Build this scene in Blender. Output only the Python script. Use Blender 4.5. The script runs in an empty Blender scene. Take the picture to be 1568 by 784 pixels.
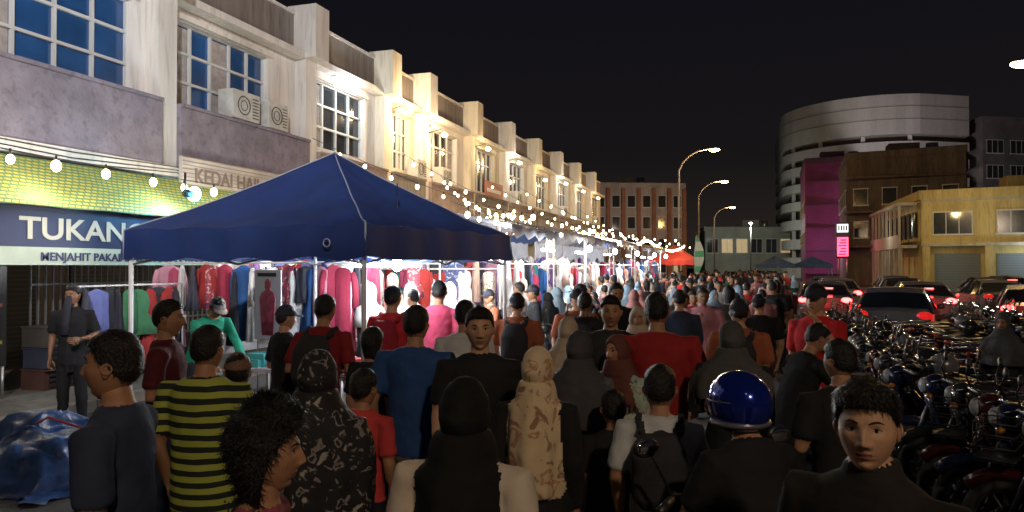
import bpy, math, random
import numpy as np
from mathutils import Vector, Matrix, noise
from mathutils.bvhtree import BVHTree
random.seed(11); np.random.seed(11)
rad=math.radians
U=random.uniform
scene=bpy.context.scene

# ------------------------------------------------------------------ materials
_M={}
def mat(name,col=(.5,.5,.5),rough=.7,metal=0.,var=.18,scale=3.,bump=0.,bscale=25.,emit=None,es=0.,coat=0.,streak=False,spec=.5,blotch=0.):
    if name in _M: return _M[name]
    m=bpy.data.materials.new(name); m.use_nodes=True
    nt=m.node_tree; N=nt.nodes; L=nt.links
    b=N['Principled BSDF']
    b.inputs['Roughness'].default_value=rough; b.inputs['Metallic'].default_value=metal
    b.inputs['Coat Weight'].default_value=coat
    b.inputs['Specular IOR Level'].default_value=spec
    tc=N.new('ShaderNodeTexCoord')
    if var>0:
        mp=N.new('ShaderNodeMapping'); L.new(tc.outputs['Object'],mp.inputs[0])
        if streak: mp.inputs['Scale'].default_value=(1.5,1.5,.18)
        nz=N.new('ShaderNodeTexNoise'); nz.inputs['Scale'].default_value=scale; nz.inputs['Detail'].default_value=6
        L.new(mp.outputs[0],nz.inputs['Vector'])
        rp=N.new('ShaderNodeValToRGB'); L.new(nz.outputs['Fac'],rp.inputs[0])
        rp.color_ramp.elements[0].position=.3; rp.color_ramp.elements[1].position=.7
        rp.color_ramp.elements[0].color=(*[max(0,c*(1-var)) for c in col],1)
        rp.color_ramp.elements[1].color=(*[min(1,c*(1+var)) for c in col],1)
        last=rp.outputs[0]
        if blotch>0:
            n3=N.new('ShaderNodeTexNoise'); n3.inputs['Scale'].default_value=7; n3.inputs['Detail'].default_value=8; L.new(mp.outputs[0],n3.inputs['Vector'])
            r3=N.new('ShaderNodeValToRGB'); L.new(n3.outputs['Fac'],r3.inputs[0]); r3.color_ramp.elements[0].position=.52; r3.color_ramp.elements[1].position=.72
            r3.color_ramp.elements[0].color=(0,0,0,1); r3.color_ramp.elements[1].color=(blotch,blotch,blotch,1)
            mx=N.new('ShaderNodeMix'); mx.data_type='RGBA'; L.new(r3.outputs[0],mx.inputs['Factor']); L.new(last,mx.inputs['A']); mx.inputs['B'].default_value=(col[0]*.25,col[1]*.23,col[2]*.2,1)
            last=mx.outputs['Result']
        L.new(last,b.inputs['Base Color'])
    else: b.inputs['Base Color'].default_value=(*col,1)
    if bump>0:
        n2=N.new('ShaderNodeTexNoise'); n2.inputs['Scale'].default_value=bscale; n2.inputs['Detail'].default_value=4
        L.new(tc.outputs['Object'],n2.inputs['Vector'])
        bp=N.new('ShaderNodeBump'); bp.inputs['Strength'].default_value=bump; bp.inputs['Distance'].default_value=.02
        L.new(n2.outputs['Fac'],bp.inputs['Height']); L.new(bp.outputs[0],b.inputs['Normal'])
    if emit:
        b.inputs['Emission Color'].default_value=(*emit,1); b.inputs['Emission Strength'].default_value=es
    _M[name]=m; return m

def mat_stripes(name,c1=(0,0,0),c2=(0,0,0),freq=1,duty=.5,axis='Z',rough=.85):
    if name in _M: return _M[name]
    m=bpy.data.materials.new(name); m.use_nodes=True; nt=m.node_tree; N=nt.nodes; L=nt.links
    b=N['Principled BSDF']; b.inputs['Roughness'].default_value=rough; b.inputs['Specular IOR Level'].default_value=.25
    tc=N.new('ShaderNodeTexCoord'); sp=N.new('ShaderNodeSeparateXYZ'); L.new(tc.outputs['Object'],sp.inputs[0])
    nz=N.new('ShaderNodeTexNoise'); nz.inputs['Scale'].default_value=5; L.new(tc.outputs['Object'],nz.inputs['Vector'])
    mu=N.new('ShaderNodeMath'); mu.operation='MULTIPLY'; mu.inputs[1].default_value=freq; L.new(sp.outputs[axis],mu.inputs[0])
    ad=N.new('ShaderNodeMath'); ad.operation='MULTIPLY_ADD'; L.new(nz.outputs['Fac'],ad.inputs[0]); ad.inputs[1].default_value=.35 if freq>14 else 0; L.new(mu.outputs[0],ad.inputs[2])
    fr=N.new('ShaderNodeMath'); fr.operation='FRACT'; L.new(ad.outputs[0],fr.inputs[0])
    gt=N.new('ShaderNodeMath'); gt.operation='GREATER_THAN'; gt.inputs[1].default_value=duty; L.new(fr.outputs[0],gt.inputs[0])
    mx=N.new('ShaderNodeMix'); mx.data_type='RGBA'; L.new(gt.outputs[0],mx.inputs['Factor'])
    mx.inputs['A'].default_value=(*c1,1); mx.inputs['B'].default_value=(*c2,1)
    L.new(mx.outputs['Result'],b.inputs['Base Color'])
    _M[name]=m; return m

def mat_check(name,c1,c2,scale):
    if name in _M: return _M[name]
    m=bpy.data.materials.new(name); m.use_nodes=True; nt=m.node_tree; N=nt.nodes; L=nt.links
    b=N['Principled BSDF']; b.inputs['Roughness'].default_value=.6
    tc=N.new('ShaderNodeTexCoord'); ck=N.new('ShaderNodeTexBrick')
    sp=N.new('ShaderNodeSeparateXYZ'); cb=N.new('ShaderNodeCombineXYZ')
    L.new(tc.outputs['Object'],sp.inputs[0]); L.new(sp.outputs['Y'],cb.inputs['X']); L.new(sp.outputs['Z'],cb.inputs['Y'])
    ck.inputs['Scale'].default_value=scale; ck.inputs['Color1'].default_value=(*c1,1); ck.inputs['Color2'].default_value=(*[c*.7 for c in c1],1)
    ck.inputs['Mortar'].default_value=(*c2,1); ck.inputs['Mortar Size'].default_value=.06
    L.new(cb.outputs[0],ck.inputs['Vector']); L.new(ck.outputs['Color'],b.inputs['Base Color'])
    _M[name]=m; return m

def mat_floral(name,base,c2,c3,scale=9.,th=.42):
    if name in _M: return _M[name]
    m=bpy.data.materials.new(name); m.use_nodes=True; nt=m.node_tree; N=nt.nodes; L=nt.links
    b=N['Principled BSDF']; b.inputs['Roughness'].default_value=.75; b.inputs['Specular IOR Level'].default_value=.25
    tc=N.new('ShaderNodeTexCoord'); nz=N.new('ShaderNodeTexNoise'); nz.inputs['Scale'].default_value=scale; nz.inputs['Detail'].default_value=3; nz.inputs['Distortion'].default_value=.7
    L.new(tc.outputs['Object'],nz.inputs['Vector'])
    r=N.new('ShaderNodeValToRGB'); L.new(nz.outputs['Fac'],r.inputs[0]); e=r.color_ramp.elements
    e[0].position=th-.05; e[0].color=(*c2,1); e[1].position=th; e[1].color=(*base,1)
    for p,c in ((.575,base),(.60,c3),(.64,c3),(.665,base)):
        q=e.new(p); q.color=(*c,1)
    L.new(r.outputs[0],b.inputs['Base Color'])
    _M[name]=m; return m

def emat(name,col=(1,1,1),s=1):
    if name in _M: return _M[name]
    m=bpy.data.materials.new(name); m.use_nodes=True; nt=m.node_tree
    b=nt.nodes['Principled BSDF']; b.inputs['Base Color'].default_value=(*[c*.5 for c in col],1)
    b.inputs['Emission Color'].default_value=(*col,1); b.inputs['Emission Strength'].default_value=s
    _M[name]=m; return m
def cloth(name,col=(.1,.1,.1),rough=.88): return mat('cloth_'+name,col,rough,var=.2,scale=4,bump=.7,bscale=8,spec=.18)

# ------------------------------------------------------------------ mesh builder
def tube_geo(pts,rads,n=8):
    pts=[Vector(p) for p in pts]; V=[];F=[]; u=None; k=len(pts)
    for i,p in enumerate(pts):
        t=(pts[min(i+1,k-1)]-pts[max(i-1,0)])
        if t.length<1e-9: t=Vector((0,0,1))
        t.normalize()
        if u is None: u=t.orthogonal()
        u=(u-t*u.dot(t))
        if u.length<1e-6: u=t.orthogonal()
        u.normalize(); w=t.cross(u); r=rads[i] if hasattr(rads,'__len__') else rads
        for j in range(n):
            a=2*math.pi*j/n; V.append(p+(u*math.cos(a)+w*math.sin(a))*r)
    for i in range(k-1):
        for j in range(n):
            j2=(j+1)%n; F.append((i*n+j,i*n+j2,(i+1)*n+j2,(i+1)*n+j))
    F.append(tuple(range(n))[::-1]); F.append(tuple(range((k-1)*n,k*n)))
    return V,F
def loft_geo(rings,n=20,fold=0,fn=7,ph=0,caps=True):
    V=[];F=[];k=len(rings)
    for i,r in enumerate(rings):
        z,rx,ry=r[:3]; cx=r[3] if len(r)>3 else 0; cy=r[4] if len(r)>4 else 0
        fo=fold*(i/(k-1))
        for j in range(n):
            a=2*math.pi*j/n; f=1+fo*math.sin(fn*a+ph+i*.2)
            V.append(Vector((cx+rx*f*math.cos(a),cy+ry*f*math.sin(a),z)))
    for i in range(k-1):
        for j in range(n):
            j2=(j+1)%n; F.append((i*n+j,i*n+j2,(i+1)*n+j2,(i+1)*n+j))
    if caps: F.append(tuple(range(n))[::-1]); F.append(tuple(range((k-1)*n,k*n)))
    return V,F
class MB:
    def __init__(s): s.v=[];s.f=[];s.m=[];s.sm=[];s.mats=[]
    def mi(s,m):
        if m not in s.mats: s.mats.append(m)
        return s.mats.index(m)
    def add(s,vs,fs,m,smooth=True,T=None):
        n=len(s.v); i=s.mi(m)
        if T is not None: vs=[T@Vector(v) for v in vs]
        s.v.extend([tuple(v) for v in vs])
        for f in fs: s.f.append(tuple(a+n for a in f)); s.m.append(i); s.sm.append(smooth)
    def box(s,x0,x1,y0,y1,z0,z1,m,T=None):
        v=[(x0,y0,z0),(x1,y0,z0),(x1,y1,z0),(x0,y1,z0),(x0,y0,z1),(x1,y0,z1),(x1,y1,z1),(x0,y1,z1)]
        s.add(v,[(3,2,1,0),(4,5,6,7),(0,1,5,4),(1,2,6,5),(2,3,7,6),(3,0,4,7)],m,False,T)
    def quad(s,a,b,c,d,m): s.add([a,b,c,d],[(0,1,2,3)],m,False)
    def tube(s,pts,r,m,n=8,T=None):
        V,F=tube_geo(pts,r,n); s.add(V,F,m,True,T)
    def loft(s,rings,m,n=20,T=None,fold=0,fn=7,ph=0):
        V,F=loft_geo(rings,n,fold,fn,ph); s.add(V,F,m,True,T)
    def ell(s,c,r,m,nu=12,nv=8,T=None):
        V=[];F=[]
        for i in range(nv+1):
            la=-math.pi/2+math.pi*i/nv
            for j in range(nu):
                lo=2*math.pi*j/nu
                V.append(Vector((c[0]+r[0]*math.cos(la)*math.cos(lo),c[1]+r[1]*math.cos(la)*math.sin(lo),c[2]+r[2]*math.sin(la))))
        for i in range(nv):
            for j in range(nu):
                j2=(j+1)%nu; F.append((i*nu+j,i*nu+j2,(i+1)*nu+j2,(i+1)*nu+j))
        s.add(V,F,m,True,T)
    def torus(s,c,R,r,m,axis='X',nu=24,nv=8,T=None,sx=1):
        V=[];F=[]
        for i in range(nu):
            a=2*math.pi*i/nu
            for j in range(nv):
                b=2*math.pi*j/nv; q=R+r*math.cos(b); w=r*math.sin(b)*sx
                if axis=='X': p=(c[0]+w,c[1]+q*math.cos(a),c[2]+q*math.sin(a))
                else: p=(c[0]+q*math.cos(a),c[1]+q*math.sin(a),c[2]+w)
                V.append(p)
        for i in range(nu):
            for j in range(nv):
                F.append((i*nv+j,((i+1)%nu)*nv+j,((i+1)%nu)*nv+(j+1)%nv,i*nv+(j+1)%nv))
        s.add(V,F,m,True,T)
    def prism(s,pts,z0,z1,m):
        n=len(pts); v=[(p[0],p[1],z0) for p in pts]+[(p[0],p[1],z1) for p in pts]
        f=[(i,(i+1)%n,n+(i+1)%n,n+i) for i in range(n)]+[tuple(range(n))[::-1],tuple(range(n,2*n))]
        s.add(v,f,m,False)
    def mesh(s,name,loc=(0,0,0),k=1):
        me=bpy.data.meshes.new(name)
        me.from_pydata([((a-loc[0])*k,(b-loc[1])*k,(c-loc[2])*k) for a,b,c in s.v],[],s.f)
        for m in s.mats: me.materials.append(m)
        me.polygons.foreach_set('material_index',s.m); me.polygons.foreach_set('use_smooth',s.sm)
        me.update(); return me
    def build(s,name,loc=(0,0,0),parent=None):
        o=bpy.data.objects.new(name,s.mesh(name,loc)); scene.collection.objects.link(o)
        if parent: o.parent=parent; o.location=Vector(loc)-parent.location
        else: o.location=loc
        return o
def empty(name,loc=(0,0,0)):
    o=bpy.data.objects.new(name,None); o.location=loc; scene.collection.objects.link(o); return o
def inst(name,me,loc,rz=0,parent=None,sc=1):
    o=bpy.data.objects.new(name,me); o.location=loc; o.rotation_euler=(0,0,rz); o.scale=(sc,sc,sc)
    scene.collection.objects.link(o)
    if parent: o.parent=parent
    return o
def light(name,loc,power,col,parent=None,size=.15,kind='POINT',target=None,angle=100):
    l=bpy.data.lights.new(name,kind); l.energy=power; l.color=col; l.shadow_soft_size=size
    o=bpy.data.objects.new(name,l); scene.collection.objects.link(o)
    if kind=='SPOT': l.spot_size=rad(angle); l.spot_blend=.6
    o.location=Vector(loc)-(parent.location if parent else Vector((0,0,0)))
    if target is not None: o.rotation_euler=(Vector(target)-Vector(loc)).to_track_quat('-Z','Y').to_euler()
    if parent: o.parent=parent
    return o
def text(name,body,size,loc,rot,m,parent=None,ext=.004,align='LEFT',sx=1):
    c=bpy.data.curves.new(name,'FONT'); c.body=body; c.size=size; c.extrude=ext; c.align_x=align; c.offset=.006*size/.3
    o=bpy.data.objects.new(name+'_tmp',c); scene.collection.objects.link(o)
    dg=bpy.context.evaluated_depsgraph_get(); me=bpy.data.meshes.new_from_object(o.evaluated_get(dg)); bpy.data.objects.remove(o)
    me.materials.clear(); me.materials.append(m)
    o=bpy.data.objects.new(name,me); scene.collection.objects.link(o); o.rotation_euler=rot; o.scale=(sx,1,1)
    o.location=Vector(loc)-(parent.location if parent else Vector((0,0,0)))
    if parent: o.parent=parent
    return o
R=random.random
WARM=(1,.70,.38); SOD=(1,.55,.18); COOL=(.88,.95,1); WW=(1,.88,.70)

# ------------------------------------------------------------------ world
w=bpy.data.worlds.new('World'); scene.world=w; w.use_nodes=True
nt=w.node_tree; N=nt.nodes; L=nt.links; bg=N['Background']
tc=N.new('ShaderNodeTexCoord'); sp=N.new('ShaderNodeSeparateXYZ'); L.new(tc.outputs['Generated'],sp.inputs[0])
rp=N.new('ShaderNodeValToRGB'); L.new(sp.outputs['Z'],rp.inputs[0])
e=rp.color_ramp.elements
e[0].position=0; e[0].color=(.021,.016,.013,1); e[1].position=.5; e[1].color=(.0032,.0040,.0085,1)
q=e.new(.14); q.color=(.0085,.0072,.0078,1)
L.new(rp.outputs[0],bg.inputs[0]); bg.inputs[1].default_value=1.0
scene.view_settings.view_transform='Standard'; scene.view_settings.look='None'; scene.view_settings.exposure=0

# ------------------------------------------------------------------ ground
g=MB(); A=mat('asphalt',(.05,.048,.047),.75,var=.35,scale=1.2,bump=.5,bscale=60)
g.quad((-400,-100,0),(400,-100,0),(400,700,0),(-400,700,0),A); g.build('ground')
PV=mat('pavement_concrete',(.11,.10,.085),.85,var=.35,scale=2,bump=.3,bscale=30,blotch=.6)
g=MB(); g.box(-14,-8.8,-4,58,0,.14,PV)
KB=mat('kerb_stone',(.18,.16,.14),.85)
for y in range(-4,58): g.box(-8.795,-8.6,y,y+.98,0,.15,KB)
g.build('pavement')
g=MB(); WP=mat('road_paint',(.4,.38,.32),.7,var=.4,scale=8,blotch=.8)
for i in range(40):
    y=2+i*2.6; g.box(-8.4,-6.3,y,y+.1,.004,.008,WP); g.box(4.4,6.6,y,y+.1,.004,.008,WP)
g.box(-.05,.07,-2,90,.004,.008,WP)
g.build('road_markings')

# ------------------------------------------------------------------ shophouse row (left)
WH=mat('plaster_white',(.74,.71,.67),.85,var=.16,scale=1.2,streak=True,bump=.15,blotch=.3)
CR=mat('plaster_cream',(.74,.68,.54),.85,var=.16,scale=1.2,streak=True,bump=.15,blotch=.3)
GB=mat('plaster_lavender_grey',(.25,.22,.27),.95,var=.25,scale=2,bump=1.,bscale=16,blotch=.4)
BB=mat('plaster_pink_brown',(.34,.26,.23),.95,var=.25,scale=2,bump=.6,bscale=18,blotch=.4)
PG=mat('parapet_grey',(.25,.22,.20),.9,var=.25,scale=1.5,streak=True,blotch=.5)
FR=mat('window_frame_white',(.62,.64,.64),.5,var=.05)
GL=mat('window_glass_blue',(.022,.085,.24),.15,var=.5,scale=.7,spec=.8)
GD=mat('window_glass_dark',(.03,.035,.04),.12,var=.3,spec=.8)
CU=mat('curtain',(.42,.38,.36),.9,var=.2,scale=8)
MT=mat('metal_grey',(.35,.35,.36),.4,.8,var=.1)
MW=mat('metal_white',(.55,.55,.55),.45,.1,var=.08)
BK=mat('black_plastic',(.015,.015,.017),.45,var=0)
SH=mat_stripes('roller_shutter',(.14,.145,.15),(.07,.075,.08),11,.2,rough=.5)
AC=mat('aircon_white',(.55,.55,.52),.6,var=.15,blotch=.3)
def facade_window(fr,gl,x,y0,y1,z0,z1,nc,nr,glass,curt=0.0):
    t=.055
    gl.box(x-.06,x-.03,y0,y1,z0,z1,glass)
    for i in range(nc+1):
        y=y0+(y1-y0)*i/nc; fr.box(x-.03,x+.03,y-t/2,y+t/2,z0,z1,FR)
    for z in ([z0,z0+(z1-z0)*.68,z1] if nr==2 else [z0+(z1-z0)*i/nr for i in range(nr+1)]):
        fr.box(x-.025,x+.035,y0-t/2,y1+t/2,z-t/2,z+t/2,FR)
    for i in range(nc):
        if R()<curt:
            a=y0+(y1-y0)*i/nc+.04; b=a+(y1-y0)/nc-.08; n=8; vs=[]
            for k in range(n+1):
                yy=a+(b-a)*k/n; xx=x-.022+.006*math.sin(k*2.2); vs+= [(xx,yy,z0+.04),(xx,yy,z1-.06)]
            gl.add(vs,[(2*k,2*k+2,2*k+3,2*k+1) for k in range(n)],CU)
XB=-11.0
BY=[2.3,6.9,11.5,16.4,20.6,23.4,28.0,32.4,37.0,41.6,46.4,51.3,56.5]
signcols=[(.5,.5,.48),(.45,.1,.08),(.1,.2,.4),(.6,.45,.08),(.1,.35,.2),(.55,.52,.45)]
for ui in range(len(BY)-1):
    y0,y1=BY[ui],BY[ui+1]; cx=(y0+y1)/2
    W=WH if ui<4 else (CR if ui%2==0 else WH)
    P=empty('shophouse',(XB,cx,0)); wl=MB(); fr=MB(); gl=MB(); pw=.62
    wl.box(XB-.2,XB+.62,y0-pw/2,y0+pw/2,7.28,8.62,W)
    wl.box(XB-.1,XB+.30,y0-.24,y0+.24,3.9,7.28,W)
    wl.box(XB-.3,XB-.02,y0+.31,y1-.31,7.42,8.38,PG)
    wl.box(XB-.3,XB+.03,y0+.31,y1-.31,8.38,8.46,W)
    wl.box(XB-.3,XB+.32,y0+.241,y1-.241,7.26,7.42,W)
    wy0,wy1=(y0+.75,y1-.9) if ui!=2 else (y0+.5,y1-1.35)
    if ui==3: wy0,wy1=y0+.55,y1-.9
    if ui==4: wy0,wy1=y0+.9,y1-.6
    if ui>=5: wy0,wy1=y0+1.1,y1-1.0
    z0,z1=5.2,7.0
    if ui==1: wy0,wy1=y0+.3,y1-.55
    rx=XB-.02
    wl.box(XB-.35,rx,y0+.24,wy0,3.9,7.26,W); wl.box(XB-.35,rx,wy1,y1-.24,3.9,7.26,W)
    wl.box(XB-.35,rx,wy0,wy1,3.9,z0,W); wl.box(XB-.35,rx,wy0,wy1,z1,7.26,W)
    facade_window(fr,gl,XB-.18,wy0,wy1,z0,z1,5 if ui<3 else 4,3 if ui<5 else 2,GL if ui<3 else GD,{1:.5,2:.15,3:.5}.get(ui,.15))
    wl.box(XB-.02,XB+.06,wy0-.1,wy1+.1,z1+.02,z1+.12,W)
    wl.box(XB-12,XB-.36,y0,y1,3.9,7.9,W)
    bm=GB if ui<3 else (BB if ui%2 else PG)
    wl.box(XB-.01,XB+.42,y0+.243,y1-.243,3.92,5.12 if ui<3 else 4.9,bm)
    wl.box(XB-.02,XB+.46,y0+.25,y1-.25,5.122 if ui<3 else 4.902,5.19 if ui<3 else 4.97,bm)
    wl.box(XB-2.6,XB+.5,y0,y1,3.72,3.918,W)
    wl.box(XB-.1,XB+.4,y0-.22,y0+.22,.14,3.72,W)
    wl.box(XB-12,XB-2.6,y0,y1,0,3.9,PG)
    wl.box(XB-2.59,XB-2.55,y0+.4,y1-.4,.14,2.9,SH)
    wl.box(XB-2.58,XB-2.45,y0+.3,y1-.3,2.95,3.5,mat('fascia%d'%(ui%6),signcols[ui%6],.5))
    wl.build('walls',(XB,cx,0),P); fr.build('window_frames',(XB,cx,0),P); gl.build('window_glass',(XB,cx,0),P)
    tr=MB()
    tr.tube([(XB+.36,y0+.32,.2),(XB+.36,y0+.32,3.7)],.045,FR); tr.tube([(XB+.08,y0+.33,3.93),(XB+.08,y0+.33,7.2)],.05,MW)
    for dz in (0,.06,-.05): tr.tube([(XB+.5,y0,3.85+dz),(XB+.53,(y0+y1)/2,3.76+dz*1.6),(XB+.5,y1,3.85+dz)],.010,BK,5)
    if ui in(2,3,5): tr.tube([(XB+.02,y0+.5,7.2),(XB+.03,y0+.55,6.2),(XB+.03,y0+.42,5.3)],.012,BK,5)
    acs=[]
    if ui==2: acs=[(y0+1.75,5.22,.9),(y0+3.0,5.22,.72)]
    elif ui>4 and ui%2: acs=[(y0+1.2,4.98,.8)]
    elif ui==4: acs=[(y0+1.9,4.98,.7)]
    for (ay,az,aw) in acs:
        tr.box(XB+.03,XB+.42,ay,ay+aw,az,az+.62,AC)
        tr.torus((XB+.425,ay+aw*.4,az+.31),.2,.012,BK,'X',20,5); tr.torus((XB+.425,ay+aw*.4,az+.31),.11,.008,BK,'X',20,5)
        for k in range(7): tr.box(XB+.421,XB+.43,ay+aw*.72,ay+aw*.95,az+.08+k*.07,az+.1+k*.07,BK)
        tr.tube([(XB+.3,ay+aw,az+.2),(XB+.25,ay+aw+.2,az+.1),(XB+.02,ay+aw+.25,az+.2)],.02,BK,6)
    tr.build('fittings',(XB,cx,0),P)
    if ui>=3:
        s=MB(); c=signcols[(ui*2+1)%6]
        s.box(XB+.5,XB+.58,y0+.5,y1-.5,3.1,3.75,mat('signface%d'%((ui*2+1)%6),c,.5,emit=c,es=.6))
        s.box(XB+.49,XB+.6,y0+.45,y1-.45,3.75,3.8,MT); s.build('shop_sign',(XB,cx,0),P)
    if ui==6:
        s=MB(); s.box(XB+.46,XB+.5,y0+.9,y1-1.2,4.98,5.6,mat('upper_sign',(.35,.10,.08),.5,blotch=.5)); s.box(XB+.47,XB+.505,y0+1.1,y1-1.5,5.15,5.3,FR); s.build('upper_signboard',(XB,cx,0),P)
    fl={3:(COOL,75,7.0),4:(WARM,340,7.0),5:(WARM,210,6.7),6:(WARM,80,6.9),7:(WW,120,6.9),8:(WARM,95,6.6),9:(WW,120,6.9),10:(WW,110,6.9),11:(WARM,80,6.9)}
    if ui in fl:
        col,pw_,z=fl[ui]; s=MB(); em=emat('lamp_face_'+('c' if col==COOL else 'w'),col,20)
        yy=y0+.9 if ui!=3 else y0+2
        if ui==3:
            s.box(XB+.06,XB+.14,yy-.6,yy+.6,7.16,7.21,em); s.box(XB+.02,XB+.16,yy-.62,yy+.62,7.21,7.25,MW); lp=(XB+.55,yy,6.9)
        else:
            s.tube([(XB,yy,z+.1),(XB+.5,yy,z+.2),(XB+.6,yy,z+.05)],.02,MT,6); s.ell((XB+.62,yy,z-.02),(.12,.12,.08),em,10,6); lp=(XB+.95,yy,z-.05)
        s.build('wall_lamp',(XB,cx,0),P); light('wall_lamp_light',lp,pw_,col,P,.1)

# ------------------------------------------------------------------ tailor banner, awning, sign
AW=mat_check('awning_plaid',(.66,.62,.12),(.12,.24,.12),4.5)
P=empty('shop_awning',(-10.4,10,3.2)); a=MB()
for i in range(26):
    ya=6.2+i*.27; yb=ya+.27; sg=.03*math.sin(i*1.3); s2=.03*math.sin((i+1)*1.3)
    a.add([(-10.45,ya,3.66),(-10.45,yb,3.66),(-9.95,yb,3.26+s2),(-9.95,ya,3.26+sg),(-9.6,yb,2.92+s2),(-9.6,ya,2.92+sg),(-9.6,yb,2.86+s2*.2),(-9.6,ya,2.86+sg*.2)],[(0,1,2,3),(3,2,4,5),(5,4,6,7)],AW)
for y in (6.3,9.7,13.2): a.tube([(-10.5,y,2.9),(-9.62,y,2.86)],.02,MT,6); a.tube([(-10.5,y,3.6),(-9.62,y,2.9)],.018,MT,6)
a.build('fabric',(-10.4,10,3.2),P)
P=empty('tailor_banner',(-9.75,10,2.4)); b=MB()
NB=mat('banner_navy',(.014,.025,.085),.5,var=.1); WB=mat('banner_white',(.45,.52,.42),.5,var=.1)
b.box(-9.78,-9.75,6.3,13.1,2.28,2.86,NB); b.box(-9.777,-9.747,6.3,13.1,2.02,2.278,WB)
b.build('board',(-9.75,10,2.4),P)
rotY=(rad(90),0,rad(90))
LT=mat('lettering_cream',(.5,.5,.42),.5,var=0)
text('lettering_large','TUKANG JAHIT',.44,(-9.742,7.72,2.40),rotY,LT,P,sx=1.25)
text('lettering_small','MENJAHIT PAKAIAN LELAKI DAN WANITA',.17,(-9.738,8.05,2.085),rotY,mat('lettering_navy',(.02,.03,.1),.5,var=0),P,sx=1.1)
P=empty('shop_signboard',(-10.3,13,3.8)); b=MB()
b.box(-10.42,-10.34,11.5,15.2,3.46,4.12,mat('sign_lightbox',(.55,.5,.47),.5,var=.15))
for k in range(9): b.box(-10.34,-10.325,11.5,15.2,3.5+k*.075,3.512+k*.075,MT)
b.build('board',(-10.3,13,3.8),P)
text('lettering','KEDAI HAJI ALI',.40,(-10.315,11.8,3.64),rotY,mat('lettering_brown',(.24,.17,.14),.6,var=0),P)
P=empty('poster_board',(-10,7.4,1.2)); b=MB()
b.box(-10.0,-9.96,7.15,7.72,.6,2.0,mat('poster_black',(.02,.02,.02),.4,var=0))
for k in range(9):
    zz=1.85-k*.13; b.box(-9.957,-9.95,7.2+.03*(k%3),7.5+.05*(k%4),zz-.025,zz+.025,mat('poster_text%d'%(k%3),[(.25,.08,.06),(.3,.25,.06),(.25,.25,.25)][k%3],.5))
b.tube([(-9.98,7.2,.14),(-9.98,7.2,.6)],.02,MT); b.tube([(-9.98,7.68,.14),(-9.98,7.68,.6)],.02,MT)
b.build('board',(-10,7.4,1.2),P)
P=empty('metal_grille',(-10.6,9,1)); b=MB()
for k in range(34): b.box(-10.63,-10.60,8.6+k*.13,8.62+k*.13,.14,2.6,MT)
for z in (.3,1.0,1.7,2.4): b.box(-10.598,-10.58,8.6,13,z,z+.03,MT)
b.build('bars',(-10.6,9,1),P)
P=empty('stacked_crates',(-10.2,9.4,0)); b=MB(); random.seed(4)
for k in range(11):
    yy=8.4+(k%5)*.75+U(-.05,.05); lv=k//5; c=[(.05,.02,.015),(.02,.025,.045),(.04,.035,.03),(.02,.03,.02)][k%4]
    cm=mat('crate%d'%(k%4),c,.7,var=.3)
    z0=.14+lv*.32; b.box(-10.5,-10.0+U(-.05,.05),yy,yy+.6,z0,z0+.29,cm); b.box(-10.52,-9.98,yy-.01,yy+.61,z0+.29,z0+.31,cm)
    for s in range(3): b.box(-9.998,-9.985,yy+.04,yy+.56,z0+.05+s*.08,z0+.09+s*.08,BK)
b.build('crates',(-10.2,9.4,0),P)

# ------------------------------------------------------------------ string lights
BW=emat('bulb_warm',(1,.76,.42),24); BT=emat('bulb_cyan',(.25,.85,1),26)
def sag(a,b,s,n):
    a=Vector(a);b=Vector(b); return [a.lerp(b,i/n)+Vector((0,0,-s*4*(i/n)*(1-i/n))) for i in range(n+1)]
def string(a,b,s,n,r=.045,lights=0,pw=14,col=WARM):
    p=sag(a,b,s,n); o=MB(); o.tube(p,.008,BK,4)
    for i,q in enumerate(p):
        if i==0: continue
        q=q+Vector((U(-.03,.03),U(-.1,.1),U(-.02,.02))); rr=r*U(.8,1.15)
        o.tube([q+Vector((0,0,.02)),q-Vector((0,0,.06))],.016,BK,5); o.ell(q-Vector((0,0,.06+r)),(rr*.9,rr*.9,rr*1.15),BW,8,6)
    loc=tuple((Vector(a)+Vector(b))/2); ob=o.build('string_lights',loc)
    for k in range(lights):
        q=p[int((k+.5)*n/lights)]; light('string_light_lamp',q-Vector((0,0,.25)),pw,col,ob,.12)
string((-9.3,5.6,3.58),(-9.3,13.6,3.5),.04,10,.066,4,36,WW)
P=empty('cyan_spot_lamp',(-9.2,10.45,3.25)); q=MB(); q.tube([(-9.2,10.3,3.25),(-9.2,10.46,3.25)],.07,BK,10); q.tube([(-9.2,10.3,3.25),(-9.2,10.3,3.6)],.02,BK,6); q.ell((-9.17,10.48,3.25),(.14,.06,.13),BT,12,8); q.build('housing',(-9.2,10.45,3.25),P)
light('beam',(-8.95,10.35,3.15),80,(.12,.6,1),P,.1)
for (a,b,s,n,l) in [((-10.4,16,5.2),(-4.6,22,3.2),.35,12,1),((-10.4,20.6,5.6),(-4.4,26,3.2),.5,14,1),((-10.4,24,5.2),(-4.4,15,3.15),.4,14,0),
    ((-10.4,28,5.6),(-4.2,32,3.2),.5,14,1),((-4.6,11,3.05),(-4.5,22,3.15),.22,16,3),((-4.5,22,3.15),(-4.3,32,3.2),.3,16,2),((-10.4,32.5,5.8),(-3.6,38,3.4),.6,14,1),
    ((-4.3,32,3.3),(-4.0,48,3.4),.4,24,2),((-10.4,37,5.6),(-4,44,3.4),.6,14,0),((-10.4,46,5.6),(-4,52,3.4),.6,14,0),((-10.4,18,4.4),(-10.3,32,4.5),.5,20,1),((-10.4,32,4.5),(-10.3,50,4.5),.5,24,1),
    ((-7,12,3.3),(-7,30,3.4),.3,24,0)]:
    string(a,b,s,n,.050,l,30)

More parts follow.
